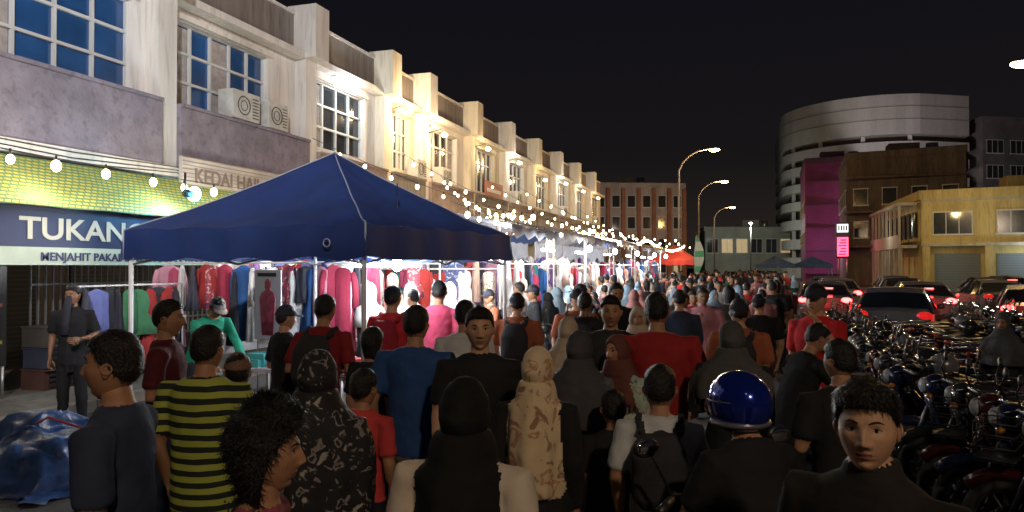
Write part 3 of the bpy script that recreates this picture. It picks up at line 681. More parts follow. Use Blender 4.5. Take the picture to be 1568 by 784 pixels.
# ------------------------------------------------------------------ cars
def car_mesh(name,paint,tail=True,head=False):
    m=MB()
    st=[(-2.15,.62,.42,.70,.76,.55),(-2.08,.78,.28,.85,.95,.68),(-1.7,.84,.22,.92,1.02,.72),(-1.15,.86,.2,.94,1.36,.60),(-.6,.86,.2,.94,1.46,.62),(.1,.86,.2,.94,1.46,.62),(.6,.86,.2,.93,1.36,.62),(1.15,.86,.2,.92,.98,.74),(1.75,.84,.24,.82,.88,.70),(2.05,.74,.3,.66,.74,.6),(2.15,.6,.38,.55,.62,.5)]
    V=[]; gls=mat('car_glass',(.01,.012,.015),.06,var=0,spec=.9)
    for (y,w,zb,zl,zr,wr) in st:
        pr=[(w*.9,zb),(w,zb+.15),(w*1.02,(zb+zl)/2),(w*.98,zl),(wr,zr),(0,zr+.03)]
        V+=[(p[0],y,p[1]) for p in pr]+[(-p[0],y,p[1]) for p in pr[::-1][1:]]
    k=11
    for i in range(len(st)-1):
        for j in range(k-1):
            f=(i*k+j,i*k+j+1,(i+1)*k+j+1,(i+1)*k+j); mt=paint
            if j in (3,6) and 2<=i<=6: mt=gls
            if j in (4,5) and i in (2,5,6): mt=gls
            m.add([V[a] for a in f],[(0,1,2,3)],mt,True)
    m.add([V[a] for a in range(k)],[tuple(range(k))],paint,False); m.add([V[a] for a in range((len(st)-1)*k,len(st)*k)],[tuple(range(k))[::-1]],paint,False)
    rb=mat('tyre_rubber',(.02,.02,.02),.85,var=.1); al=mat('alloy',(.5,.5,.52),.3,.9,var=0)
    for s in(-1,1):
        m.tube([(s*.86*.97,-1.6,.94),(s*.63,-1.12,1.36)],.03,paint,6); m.tube([(s*.85,-.25,.95),(s*.63,-.25,1.45)],.025,BK,6); m.tube([(s*.85,1.15,.93),(s*.63,.6,1.36)],.03,paint,6)
    for y in(-1.35,1.35):
        for s in(-1,1):
            m.torus((s*.78,y,.31),.22,.09,rb,'X',20,8); m.torus((s*.86,y,.31),.17,.02,al,'X',20,6)
            for q in range(5):
                a=q*2*math.pi/5; m.tube([(s*.86,y,.31),(s*.86,y+.17*math.cos(a),.31+.17*math.sin(a))],.02,al,5)
    tl=emat('tail_light_on',(1,.03,.03),24) if tail else mat('tail_light_dim',(.4,.01,.01),.3,var=0,emit=(1,.02,.02),es=.6)  # lens of a switched-off tail light still gets a faint red emission
    hl=emat('headlight_on',(1,.95,.85),30) if head else mat('headlight_glass',(.6,.6,.62),.1,var=0)
    for s in(-1,1): m.ell((s*.64,-2.06,.88),(.18,.09,.10),tl,10,6); m.ell((s*.58,2.07,.62),(.15,.07,.07),hl,10,6); m.ell((s*.98,.72,.98),(.1,.06,.07),paint,8,6)
    if tail: m.tube([(-.25,-1.38,1.26),(.25,-1.38,1.26)],.02,tl,6)
    m.box(-.26,.26,-2.20,-2.165,.52,.64,mat('number_plate',(.02,.02,.02),.5,var=0)); m.box(-.7,.7,-2.19,-2.1,.3,.46,BK)
    return m.mesh(name)
CM=[car_mesh('car%d'%i,mat('car_paint%d'%i,c,.25,.4,var=.03,coat=.8),t) for i,(c,t) in enumerate([((.16,.17,.18),True),((.03,.03,.035),False),((.25,.25,.25),True),((.10,.015,.02),False),((.18,.18,.20),False)])]
for (x,y,ang,k) in [(3.5,20.8,-12,4),(2.5,28.5,-5,0),(7.6,24.5,-14,0),(10.0,25.4,-16,2),(5.6,29,-4,0),(9.0,33.5,0,4),(13.0,31,-10,0),(3.6,36,0,2),(6.5,38,0,1),(3.8,43,0,0),(13.2,25,-16,1),(11,42,0,4),(7.6,46,0,2),(13.5,48,0,0)]:
    o=inst('parked_car',CM[k],(x,y,0),rad(ang))
    if k in(0,2) and y<30:
        l=light('brake_light',(0,-2.6,.9),26,(1,.03,.02),None,.1); l.parent=o
CMH=car_mesh('oncoming_car',mat('car_paint4'),False,True)
inst('oncoming_car',CMH,(-1.6,78,0),rad(180)); inst('oncoming_car',CMH,(.9,92,0),rad(176))

# ------------------------------------------------------------------ motorcycles
def moto_mesh(name,paint,helmet=None):
    m=MB(); rb=mat('tyre_rubber'); ch=mat('chrome',(.45,.45,.47),.2,1,var=0); seat=mat('seat_vinyl',(.02,.02,.022),.5,var=.1); en=mat('engine_alloy',(.10,.10,.11),.4,.8,var=.1); dkm=mat('basket_wire',(.04,.04,.045),.5,.6,var=0)
    for y in(-.60,.62):
        m.torus((0,y,.29),.245,.042,rb,'X',24,8); m.torus((0,y,.29),.205,.014,en,'X',24,6); m.tube([(-.06,y,.29),(.06,y,.29)],.04,en,10)
        for q in range(6):
            a=q*math.pi/3; m.tube([(0,y,.29),(0,y+.2*math.cos(a),.29+.2*math.sin(a))],.012,en,5)
        m.torus((.035,y,.29),.10,.006,ch,'X',16,4)
    for s in(-1,1):
        m.tube([(s*.065,.62,.29),(s*.065,.52,.6),(s*.06,.42,.88)],.022,en,8); m.tube([(s*.08,-.60,.29),(s*.12,-.42,.66)],.024,en,8)
        m.tube([(s*.07,-.60,.29),(s*.07,-.1,.33)],.02,en,6)
    for (cy,a0,a1,r) in ((.62,40,165,.315),(-.60,30,120,.33)):
        pts=[(0,cy+r*math.cos(rad(a)) if cy>0 else cy-r*math.cos(rad(a)),.29+r*math.sin(rad(a))) for a in range(a0,a1,15)]
        m.tube(pts,.05,paint if cy>0 else BK,8)
    T=Matrix.Translation((0,.36,.62))@Matrix.Rotation(rad(-20),4,'X')
    m.loft([(-.32,.10,.05),(-.15,.17,.06),(.05,.17,.07),(.22,.12,.08),(.30,.06,.05)],paint,16,T)
    m.ell((0,.40,.93),(.13,.12,.11),paint,14,8); m.ell((0,.50,.93),(.09,.05,.07),mat('headlamp_lens',(.3,.32,.35),.08,var=0),12,8)
    m.tube([(0,.32,.78),(0,.12,.5),(0,-.1,.5),(0,-.35,.66)],[.06,.07,.07,.05],paint,10)
    m.ell((0,.02,.34),(.13,.2,.13),en,12,8); m.tube([(0,.1,.36),(0,.28,.42)],.07,en,10)
    for k in range(4): m.tube([(0,.14+k*.035,.37+k*.012),(0,.15+k*.035,.372+k*.012)],.088,en,10)
    m.box(-.02,.14,-.3,-.02,.28,.40,BK)
    V,F=loft_geo([(-.30,.03,.02,0,0),(-.22,.10,.05,0,0),(0,.125,.06,0,.01),(.22,.12,.055,0,.02),(.38,.08,.045,0,.0),(.42,.03,.02)],16)
    T=Matrix.Translation((0,-.2,.77))@Matrix.Rotation(rad(90+4),4,'X'); m.add(V,F,seat,True,T)
    V,F=loft_geo([(-.25,.10,.07,0,-.07),(0,.13,.09,0,-.08),(.25,.12,.08,0,-.05),(.45,.09,.06,0,-.02),(.62,.03,.03,0,.0)],14)
    m.add(V,F,paint,True,T)
    m.ell((0,-.80,.76),(.08,.04,.045),mat('moto_tail',(.2,.01,.01),.3,var=0),10,6)
    m.tube([(-.09,-.55,.84),(-.1,-.78,.86),(.1,-.78,.86),(.09,-.55,.84)],.014,ch,6)
    m.box(-.09,.09,-.86,-.845,.5,.64,mat('number_plate'))
    m.tube([(.1,.15,.28),(.14,0,.2),(.15,-.3,.25),(.16,-.8,.38)],[.02,.022,.045,.05],ch,10)
    m.tube([(-.34,.24,1.0),(-.2,.34,1.02),(0,.38,.98),(.2,.34,1.02),(.34,.24,1.0)],.014,en,6)
    for s in(-1,1):
        m.tube([(s*.35,.235,1.0),(s*.24,.31,1.015)],.02,BK,8); m.tube([(s*.22,.33,1.02),(s*.27,.36,1.14),(s*.33,.33,1.22)],.007,BK,5)
        m.tube([(s*.30,.27,1.02),(s*.19,.36,1.03)],.006,ch,5)
        m.ell((s*.35,.33,1.24),(.065,.018,.042),BK,12,6); m.ell((s*.35,.318,1.24),(.056,.008,.035),mat('mirror_glass',(.8,.8,.8),.05,1,var=0),12,6)
        m.ell((s*.14,.46,.86),(.035,.03,.025),mat('indicator_amber',(.4,.15,.02),.3,var=0),8,5)
        m.tube([(s*.05,.0,.26),(s*.22,.0,.27)],.014,BK,6)
    m.tube([(0,.40,.93),(.1,.42,.98),(.16,.36,1.01)],.008,BK,5); m.tube([(0,.42,.90),(-.1,.44,.98),(-.17,.36,1.01)],.008,BK,5)
    m.tube([(.08,-.12,.2),(.16,-.18,.0)],.012,MT,5)
    if name.endswith('1'):
        for z in (.72,.8,.88,.96):
            m.tube([(-.16,.56,z),(.16,.56,z),(.16,.80,z),(-.16,.80,z),(-.16,.56,z)],.006,dkm,4)
        for xx in (-.16,-.05,.06,.16): m.tube([(xx,.80,.72),(xx,.80,.96)],.005,dkm,4)
        m.box(-.15,.15,.57,.79,.70,.715,dkm)
    if helmet:
        m.ell((.0,-.12,.95),(.135,.15,.135),helmet,16,10); m.ell((.0,-.02,.93),(.115,.075,.075),mat('visor',(.02,.02,.025),.08,var=0),12,8)
    return m.mesh(name)
pc=[(.012,.012,.014),(.06,.010,.010),(.010,.016,.05),(.06,.06,.065),(.015,.015,.015),(.025,.027,.029)]
pm=[mat('moto_paint%d'%i,c,.25,.3,var=.03,coat=.8) for i,c in enumerate(pc)]
MMs=[moto_mesh('moto%d'%i,pm[i],[None,mat('helmet_black',(.02,.02,.02),.12,var=0,coat=1),None,mat('helmet_grey',(.12,.12,.13),.2,var=0,coat=1),None,None][i]) for i in range(6)]
random.seed(21)
for (X,Y0,Y1,ang) in [(1.95,4.4,17.5,72),(3.8,6.5,18,-75),(5.6,9.0,20.0,75),(7.4,12.5,20.5,-80),(9.2,15.5,21.5,78),(11.2,18.5,22,-78)]:
    y=Y0
    while y<Y1:
        inst('motorcycle',random.choice(MMs),(X+U(-.2,.2)+.25*(1 if y<5.5 and X<2 else 0),y,0),rad(ang+U(-14,14))); y+=U(.42,.62)
for i in range(10):
    inst('motorcycle',random.choice(MMs),(-2.9-.2*R(),12.5+i*.75,0),rad(95+U(-9,9)))

# ------------------------------------------------------------------ people
SKN=[mat('skin_tan',(.36,.185,.105),.55,var=.12,scale=14,bump=.12,bscale=140,spec=.35),mat('skin_light',(.46,.26,.16),.55,var=.12,scale=14,bump=.12,bscale=140,spec=.35),mat('skin_brown',(.23,.115,.062),.55,var=.12,scale=14,bump=.12,bscale=140,spec=.35)]
for s_ in SKN:
    s_.node_tree.nodes['Principled BSDF'].inputs['Subsurface Weight'].default_value=.12
    s_.node_tree.nodes['Principled BSDF'].inputs['Subsurface Radius'].default_value=(.02,.008,.004)
    s_.node_tree.nodes['Principled BSDF'].inputs['Subsurface Scale'].default_value=.5
HR=mat('hair_black',(.010,.008,.008),.5,var=.2,scale=40,bump=.6,bscale=90,spec=.35)
LIP=mat('lips',(.24,.09,.068),.5,var=0); EW=mat('eye_white',(.5,.48,.46),.2,var=0); EI=mat('eye_iris',(.015,.010,.008),.08,var=0); BR=mat('eyebrow',(.02,.014,.012),.8,var=0)
ARMS={'down':((.235,-.03,1.13),(.225,.06,.88)),'swing':((.24,-.09,1.14),(.25,-.04,.89)),'fwd':((.235,.06,1.14),(.22,.24,.96)),
 'bent':((.25,-.03,1.14),(.15,.22,1.12)),'hold':((.23,.12,1.16),(.10,.34,1.34)),'face':((.26,.17,1.22),(.09,.19,1.47)),'reach':((.24,.22,1.28),(.2,.50,1.22)),'bars':((.25,.16,1.18),(.30,.44,1.08))}
LEGS={'stand':(((.10,.02,.50),(.11,-.02,.08)),((.10,.02,.50),(.11,-.02,.08))),
 'walk':(((.10,.13,.52),(.10,.18,.09)),((.10,.0,.50),(.10,-.26,.13))),
 'walk2':(((.10,.0,.50),(.10,-.26,.13)),((.10,.13,.52),(.10,.18,.09))),
 'sit':(((.20,.38,.80),(.20,.22,.36)),((.20,.38,.80),(.20,.22,.36)))}
def sphere_dirs(nl,nt,warp=.5):
    t=np.linspace(-math.pi,math.pi,nl,endpoint=False); lo=t-warp*np.sin(t)
    la=np.linspace(-math.pi/2,math.pi/2,nt)
    LA,LO=np.meshgrid(la,lo,indexing='ij')
    d=np.stack([np.cos(LA)*np.sin(LO),np.cos(LA)*np.cos(LO),np.sin(LA)],-1).reshape(-1,3)
    F=[(i*nl+j,i*nl+(j+1)%nl,(i+1)*nl+(j+1)%nl,(i+1)*nl+j) for i in range(nt-1) for j in range(nl)]
    return d,F
def G(a,b): return np.exp(-(a/b)**2)
def head_shape(d):
    x,y,z=d[:,0],d[:,1],d[:,2]
    X=x*.076; Y=y*.098; Z=z*.118
    t=np.clip(-z,0,1)
    X=X*(1-.20*t**1.5)*(1+.03*np.clip(z,0,1))
    f=np.clip(y*3,0,1); b=np.clip(-y,0,1)
    Y=np.where(y<0,Y*(1-.34*t),Y*.95)
    Z=np.where((y<0)&(z<-.2),Z*(1-.12*b),Z)
    Y+=f*.012*G(Z+.100,.020)*G(X,.030)
    Y-=f*.006*G(Z+.078,.010)*G(X,.030)
    Y-=f*.010*G(np.abs(X)-.031,.015)*G(Z-.010,.012)
    Y+=f*.006*G(Z-.032,.010)*G(np.abs(X)-.024,.022)
    nose=np.interp(Z,[-.044,-.037,-.028,-.010,.012,.030],[0,.012,.023,.016,.006,0])
    Y+=f*nose*G(X,.0125)
    Y+=f*.010*G(np.abs(X)-.0155,.008)*G(Z+.031,.008)
    Y+=f*.006*G(Z+.056,.006)*G(X,.022)+f*.007*G(Z+.068,.006)*G(X,.020)-f*.004*G(Z+.0615,.003)*G(X,.024)
    X=X+np.sign(X)*f*.004*G(np.abs(X)-.055,.015)*G(Z+.012,.02)
    return np.stack([X,Y,Z],-1)
HL=[0,30,60,78,95,110,135,180]
def hairline(kind,a):
    if kind=='long': return np.interp(a,HL,[.55,.5,.4,.1,-.5,-.9,-1.1,-1.1])
    return np.interp(a,HL,[.52,.52,.44,.14,.0,-.18,-.42,-.52])
def sst(x): x=np.clip(x,0,1); return x*x*(3-2*x)
def add_head(mb,T,skin,hair,hairm,hi,hijab,cap,helmet):
    nl,ntt=(112,84) if hi==2 else ((64,48) if hi==1 else (24,18))
    d,F=sphere_dirs(nl,ntt); P=head_shape(d)
    c=P[[f[0] for f in F]]; lips=(np.abs(c[:,2]+.0615)<.0115*(1-np.abs(c[:,0])/.030))&(np.abs(c[:,0])<.023)&(c[:,1]>.05)
    Fs=[F[i] for i in range(len(F)) if not lips[i]]; Fl=[F[i] for i in range(len(F)) if lips[i]]
    mb.add([Vector(p) for p in P],Fs if hi>0 else F,skin,True,T)
    if hi>0 and Fl: mb.add([Vector(p) for p in P],Fl,LIP,True,T)
    def sy(x,z):
        q=(P[:,0]-x)**2+(P[:,2]-z)**2+np.where(P[:,1]<0,1,0); return P[np.argmin(q),1]
    if hi>0:
        for s in(-1,1):
            e=sy(s*.031,.009)
            mb.ell((s*.031,e-.0035,.009),(.0135,.0085,.0052),EW,12,8,T); mb.ell((s*.031,e+.0022,.0095),(.0058,.0036,.0052),EI,10,8,T)
            mb.tube([(s*.016,e+.001,.010),(s*.024,e+.0052,.0150),(s*.033,e+.0055,.0160),(s*.046,e-.001,.011)],[.001,.0018,.0020,.001],BR,5,T)
            pts=[]
            for (xx,zz) in ((.014,.029),(.026,.034),(.038,.035),(.050,.029)): pts.append((s*xx,sy(s*xx,zz)+.0006,zz))
            mb.tube(pts,[.0022,.0034,.0030,.0012],BR,6,T)
            mb.ell((s*.0075,sy(s*.008,-.036)+.001,-.0365),(.0035,.003,.0022),BR,6,5,T)
    if not hijab and not helmet:
        for s in(-1,1):
            Te=T@Matrix.Translation((s*.076,-.010,.0))@Matrix.Rotation(s*rad(-22),4,'Z')
            mb.ell((0,0,0),(.008,.018,.031),skin,10,8,Te); mb.torus((s*.006,-.002,.004),.017,.005,skin,'X',12,5,Te)
    if hi==0 and not helmet:
        for s in (-1,1): mb.ell((s*.029,.086,.012),(.014,.006,.007),BR,6,4,T)
        mb.ell((0,.094,-.06),(.02,.006,.005),LIP,6,4,T)
    ang=np.degrees(np.abs(np.arctan2(d[:,0],d[:,1])))
    if hair and not hijab and not helmet:
        th={'short':.014,'crop':.008,'curly':.046,'long':.022,'bun':.018,'quiff':.017}[hair]
        line=hairline('long' if hair in('long','curly') else 'short',ang)
        mk=sst((d[:,2]-line)/(.10 if hair in('short','quiff','crop') else .16))
        nz=np.array([noise.noise(Vector(p)*(30 if hair!='curly' else 20)) for p in d*.118]) if hi>0 else np.zeros(len(d))
        top=.6+.6*np.clip(d[:,2],0,1)
        if hair in('short','quiff'): top=.28+1.05*sst((d[:,2]-.05)/.75)
        if hair=='quiff': top=top+1.0*sst((d[:,2]-.45)/.3)*sst((d[:,1]+.1)/.6)
        rr=(th*top*(1+(.25 if hair!='curly' else .5)*nz)+.002)*mk-.012*(1-mk)
        n_=d/np.array([.076,.098,.118])*.1; n_/=np.linalg.norm(n_,axis=1)[:,None]
        H=P*1.0+n_*rr[:,None]
        if hair in('long','curly'):
            low=np.clip(-d[:,2]-.2,0,1)*mk; H[:,2]-=low*(.12 if hair=='long' else .09)
        mb.add([Vector(p) for p in H],F,hairm,True,T)
        if hi>0:
            idx=np.where(mk>.35)[0]; ns={'short':1100,'crop':500,'curly':4500,'long':1200,'bun':900,'quiff':1600}[hair]*(2 if hi==2 else 1)
            V=[];FF=[]; ch=np.random.choice(idx,ns)
            ln={'short':.017,'crop':.010,'curly':.035,'long':.04,'bun':.02,'quiff':.024}[hair]
            for q in ch:
                b=Vector(H[q]); nn=Vector(n_[q])
                if hair in('short','quiff'): down=Vector((np.random.normal(0,.3),-.2 if q%2 else .3,-.7+np.random.normal(0,.25))); up=.17
                elif hair=='curly': down=Vector((np.random.normal(0,.8),np.random.normal(0,.8),-.4+np.random.normal(0,.6))); up=U(-.2,.5)
                else: down=Vector((np.random.normal(0,.15),np.random.normal(0,.15),-1)); up=.08
                tg=(down-nn*down.dot(nn)).normalized(); sd=nn.cross(tg).normalized()*.0012
                b=b-nn*.002+tg*U(-.004,.004)+sd*U(-3,3)
                l=ln*U(.5,1.2); m1=b+tg*l*.5+nn*l*up; e=b+tg*l+nn*l*up*(1.3 if hair=='curly' else .8)
                k=len(V); V+=[b-sd,b+sd,m1+sd*.8,m1-sd*.8,e]; FF+=[(k,k+1,k+2,k+3),(k+3,k+2,k+4)]
            mb.add(V,FF,hairm,True,T)
    if cap:
        k=d[:,2]>.22; Pc=P+d*.016; Pc[:,2]+=.006; Pc[~k]=P[~k]*.9
        mb.add([Vector(p) for p in Pc],F,cap,True,T)
        V=[];FF=[]
        for i in range(13):
            a=rad(-62+124*i/12); rx,ry=.086,.106
            V+=[(rx*math.sin(a),ry*math.cos(a)-.004,.038),(rx*1.02*math.sin(a),ry*math.cos(a)+.07*math.cos(a)**.7,.026-.012*abs(math.sin(a)))]
        for i in range(12): FF.append((2*i,2*i+1,2*i+3,2*i+2))
        mb.add(V,FF,cap,True,T); mb.add([(v[0],v[1],v[2]-.004) for v in V],FF,cap,True,T)
    if hijab:
        H=np.stack([d[:,0]*.088,d[:,1]*.111,d[:,2]*.129],-1)
        lowb=np.clip(-d[:,2],0,1); H[:,0]*=1-.03*lowb; H[:,1]=np.where(H[:,1]<0,H[:,1]*(1-.08*lowb),H[:,1])
        H[:,1]-=.020*G(d[:,2]+.1,.45)*np.clip(-d[:,1],0,1)**2   # hair bun under the scarf
        nz=np.array([noise.noise(Vector((p[0]*9,p[1]*9,p[2]*26)))+.5*noise.noise(Vector((p[0]*30,p[1]*14,p[2]*60))) for p in H]) if hi>0 else np.zeros(len(H))
        H*=(1+.04*nz)[:,None]
        op=(P[:,0]/.058)**2+((P[:,2]+.012)/.083)**2; ins=(op<1)&(d[:,1]>.2); H[ins]*=.80
        mb.add([Vector(p) for p in H],F,hijab,True,T)
    if helmet:
        mb.ell((0,-.01,.02),(.132,.152,.138),helmet,32,20,T)
        mb.ell((0,.062,-.005),(.112,.10,.075),mat('visor',(.02,.02,.025),.08,var=0),20,12,T)
        mb.torus((0,-.01,-.062),.118,.014,mat('helmet_trim',(.2,.2,.22),.3,.5,var=0),'Z',28,6,T)
        mb.torus((0,-.01,.035),.1345,.003,mat('helmet_trim'),'Z',32,5,T)
def add_hand(mb,wr,dr,side,inw,skin,curl=.5):
    dr=dr.normalized(); n_=(inw-dr*inw.dot(dr)).normalized(); w_=dr.cross(n_)
    M_=Matrix(((w_.x,n_.x,dr.x,wr.x),(w_.y,n_.y,dr.y,wr.y),(w_.z,n_.z,dr.z,wr.z),(0,0,0,1)))
    mb.loft([(-.02,.024,.02),(.01,.027,.018),(.05,.038,.016),(.085,.040,.014),(.095,.034,.010)],skin,12,M_)
    for i,(x,l) in enumerate(((-.030,.070),(-.010,.080),(.010,.075),(.030,.058))):
        p=Vector((x,0,.088)); a=0; pts=[p]
        for sgm in (.45,.32,.25):
            a+=curl*.75; p=p+Vector((x*.03,math.sin(a),math.cos(a)))*l*sgm; pts.append(p)
        mb.tube(pts,[.0092,.0088,.008,.006],skin,6,M_)
    s=-1 if side>0 else 1
    fw=Vector((s*.03,.004,.02)); mb.tube([fw,fw+Vector((s*.022,.012,.025)),fw+Vector((s*.028,.022,.050)),fw+Vector((s*.026,.028,.070))],[.013,.011,.0095,.007],skin,6,M_)
def body_union(parts,vox,smooth=4):
    o=parts.build('tmp_body'); md=o.modifiers.new('r','REMESH'); md.mode='VOXEL'; md.voxel_size=vox
    sm=o.modifiers.new('s','SMOOTH'); sm.factor=.5; sm.iterations=smooth
    dg=bpy.context.evaluated_depsgraph_get(); me=bpy.data.meshes.new_from_object(o.evaluated_get(dg)); old=o.data
    bpy.data.objects.remove(o)
    V=np.zeros(len(me.vertices)*3); me.vertices.foreach_get('co',V); V=V.reshape(-1,3)
    Nn=np.zeros(len(me.vertices)*3); me.vertices.foreach_get('normal',Nn); Nn=Nn.reshape(-1,3)
    F=[tuple(p.vertices) for p in me.polygons]
    bpy.data.meshes.remove(me); bpy.data.meshes.remove(old)
    return V,Nn,F
def person_mesh(h=1.72,top=None,bottom=None,skin=0,arms=('down','down'),legs='stand',lean=0,hyaw=0,hpitch=0,hair='short',hairm=None,hijab=None,sleeve='short',dress=False,cap=None,helmet=None,pack=None,vox=.013,hi=1,bw=1.,fem=False,shoe=None,headk=1.,drape=.52,collar=None,wide=1.):
    skin=SKN[skin]; hairm=hairm or HR; shoe=shoe or mat('shoe_dark',(.03,.03,.03),.6,var=.1)
    pel=Vector((0,0,.93)); RL=Matrix.Rotation(-rad(lean),3,'X')
    def X(p): p=Vector(p); return RL@(p-pel)+pel
    T4=Matrix.Translation(pel)@RL.to_4x4()@Matrix.Translation(-pel)
    pt=MB(); sw=.172 if fem else .188
    if fem: tr=[(.80,.175,.125),(.93,.180,.13),(1.06,.150,.11),(1.20,.155,.12,0,.01),(1.28,.165,.135,0,.015),(1.36,.168,.11),(1.425,.14,.085,0,-.01),(1.465,.088,.068,0,-.01)]
    else: tr=[(.80,.170,.125),(.93,.170,.128),(1.07,.162,.122),(1.21,.172,.125,0,.005),(1.31,.184,.125,0,.005),(1.39,.188,.108,0,-.005),(1.445,.158,.088,0,-.01),(1.485,.098,.073,0,-.01)]
    tr=[(r[0],r[1]*bw,r[2]*bw)+tuple(r[3:]) for r in tr]
    pt.loft(tr,top,24,T4)
    pt.tube([X((0,-.012,1.40)),X((0,-.005,1.49)),X((0,.006,1.56))],[.06,.056,.053],skin,12)
    if collar: pt.tube([X((0,-.02,1.45)),X((0,-.015,1.50)),X((0,-.012,1.53))],[.09,.082,.078],collar,16)
    hands=[]
    for s,ar in ((-1,arms[0]),(1,arms[1])):
        E,Wp=ARMS[ar]; f=sw/.188*bw
        S=X((s*sw*bw,0,1.405)); E=X((s*E[0]*f,E[1],E[2])); Wr=X((s*Wp[0]*f,Wp[1],Wp[2]))
        inn=X((s*sw*.6,0,1.40))
        pt.tube([S,S.lerp(E,.5),E,E.lerp(Wr,.4),Wr],[.045*bw,.044*bw,.040*bw,.038*bw,.026],skin,12)
        if sleeve=='short': pt.tube([inn,S,S.lerp(E,.4),S.lerp(E,.78)],[.062,.068*bw,.064*bw,.064*bw],top,14)
        elif sleeve=='long': pt.tube([inn,S,S.lerp(E,.5),E,E.lerp(Wr,.5),E.lerp(Wr,.93)],[.062,.068*bw,.062*bw,.056*bw,.050,.043],top,14)
        hands.append((s,E,Wr))
    lg=LEGS[legs]
    if not dress: pt.loft([(.74,.12*bw,.10),(.80,.165*bw,.118*bw),(.90,.162*bw,.115*bw),(.98,.15*bw,.11)],bottom,20)
    for s,(K,An) in ((-1,lg[0]),(1,lg[1])):
        H=Vector((s*.088,0,.86)); K=Vector((s*K[0],K[1],K[2])); An=Vector((s*An[0],An[1],An[2]))
        if not dress: pt.tube([H,H.lerp(K,.5),K,K.lerp(An,.45),An],[.094*bw,.084*bw,.066*bw,.062*bw,.052],bottom,14)
        else: pt.tube([K,An],[.05,.035],skin,10)
        pt.tube([An+Vector((0,-.05,-.04)),An+Vector((0,.03,-.035)),An+Vector((s*.01,.12,-.045)),An+Vector((s*.015,.185,-.055))],[.036,.044,.040,.022],shoe,10)
    if dress: pt.loft([(1.0,.16*bw,.12*bw),(.85,.185*bw,.145*bw),(.6,.20*bw,.16*bw),(.35,.225*bw,.185*bw),(.12,.25*bw,.21*bw)],bottom,32,None,fold=.09,fn=6,ph=R()*6)
    if pack:
        pt.loft([(1.02,.10,.06,0,-.19),(1.08,.15,.085,0,-.2),(1.3,.15,.085,0,-.2),(1.42,.10,.05,0,-.17)],pack,16,T4)
        for s in(-1,1): pt.tube([X((s*.10,-.13,1.41)),X((s*.115,0,1.485)),X((s*.12,.12,1.38)),X((s*.14,.11,1.15)),X((s*.15,-.1,1.08))],.022,pack,8)
    if hijab:
        w1=min(1,.35+.65*wide)
        dr=[(1.57,.090,.105,0,.0),(1.51,.112,.118,0,-.005),(1.47,.150*w1,.125,0,-.008),(1.43,.205*w1,.135,0,-.008),(1.37,.25*sw/.172*wide,.152,0,-.005),(1.28,.265*wide,.170,0,0),(1.18,.265*wide,.18,0,.0),(1.625-drape,.25*wide,.185,0,-.005)]
        pt.loft([(r[0],r[1]*bw,r[2]*bw,r[3],r[4]) for r in dr],hijab,48,T4,fold=.06,fn=9,ph=R()*6)
    V,Nn,F=body_union(pt,vox,4 if vox<.018 else 3)
    bvh=BVHTree.FromPolygons(pt.v,pt.f)
    Fa=np.array([f[0] for f in F]); Fb=np.array([f[2] for f in F]); C=(V[Fa]+V[Fb])/2
    if vox<.018:
        sc=np.array([6,6,3.2]); o_=np.array([U(0,50),U(0,50),0])
        dsp=np.array([noise.noise(Vector((p+o_)*sc))-.8*abs(noise.noise(Vector((p+o_)*sc*np.array([1.6,1.6,3.4])))) for p in V])
        V=V+Nn*(dsp*.012+.002)[:,None]*(V[:,2]>.05)[:,None]*(V[:,2]<1.45)[:,None]
    out=MB(); by={}
    for i,c in enumerate(C):
        r=bvh.find_nearest(Vector(c)); mi=pt.m[r[2]] if r[2] is not None else 0
        by.setdefault(mi,[]).append(F[i])
    out.v=[tuple(p) for p in V]
    for mi,fs in by.items():
        im=out.mi(pt.mats[mi])
        for f in fs: out.f.append(f); out.m.append(im); out.sm.append(True)
    for s,E,Wr in hands: add_hand(out,Wr,(Wr-E),s,Vector((-s,.25,0)),skin,.55)
    hc=X((0,.016,1.622))
    TH=Matrix.Translation(hc)@RL.to_4x4()@Matrix.Rotation(rad(hyaw),4,'Z')@Matrix.Rotation(rad(-hpitch),4,'X')@Matrix.Scale(headk,4)
    add_head(out,TH,skin,hair,hairm,hi,hijab,cap,helmet)
    return out,h/1.75
def person(name,x,y,yaw,z=0,**kw):
    mb,k=person_mesh(**kw); return inst(name,mb.mesh(name,(0,0,0),k),(x,y,z),rad(yaw))

C=cloth
NAVY=C('navy',(.035,.045,.08)); BLACK=C('black',(.016,.016,.018)); JEANS=C('jeans',(.022,.03,.055)); BEIGE=C('beige',(.28,.22,.16)); GREY=C('grey',(.10,.10,.11))
RED=C('red',(.42,.025,.03)); CORAL=C('coral',(.52,.055,.055)); BLUE=C('blue',(.025,.065,.19)); MAROON=C('maroon',(.08,.015,.018)); WHITEC=C('white',(.46,.46,.47)); CREAM=C('cream',(.52,.44,.35)); TEAL=C('green_teal',(.015,.18,.11)); PINK=C('pink',(.45,.06,.12))
STR=mat_stripes('cloth_yellow_stripes',(.36,.40,.07),(.02,.024,.02),17,.52)
FLC=mat_floral('cloth_cream_floral',(.60,.46,.29),(.28,.16,.10),(.42,.22,.13),12,.41)
FLB=mat_floral('cloth_black_floral',(.016,.016,.018),(.33,.30,.26),(.2,.18,.17),16,.37)
FLG=mat_floral('cloth_green_floral',(.36,.45,.36),(.10,.16,.12),(.35,.22,.2),16,.42)
HB=C('hijab_black',(.010,.010,.011)); HS=C('hijab_sand',(.42,.33,.25)); HBR=C('hijab_brown',(.12,.045,.033)); HG=C('hijab_grey',(.055,.055,.06))
PKD=C('pack_dark',(.03,.03,.035)); CPD=C('cap_dark',(.03,.03,.04))

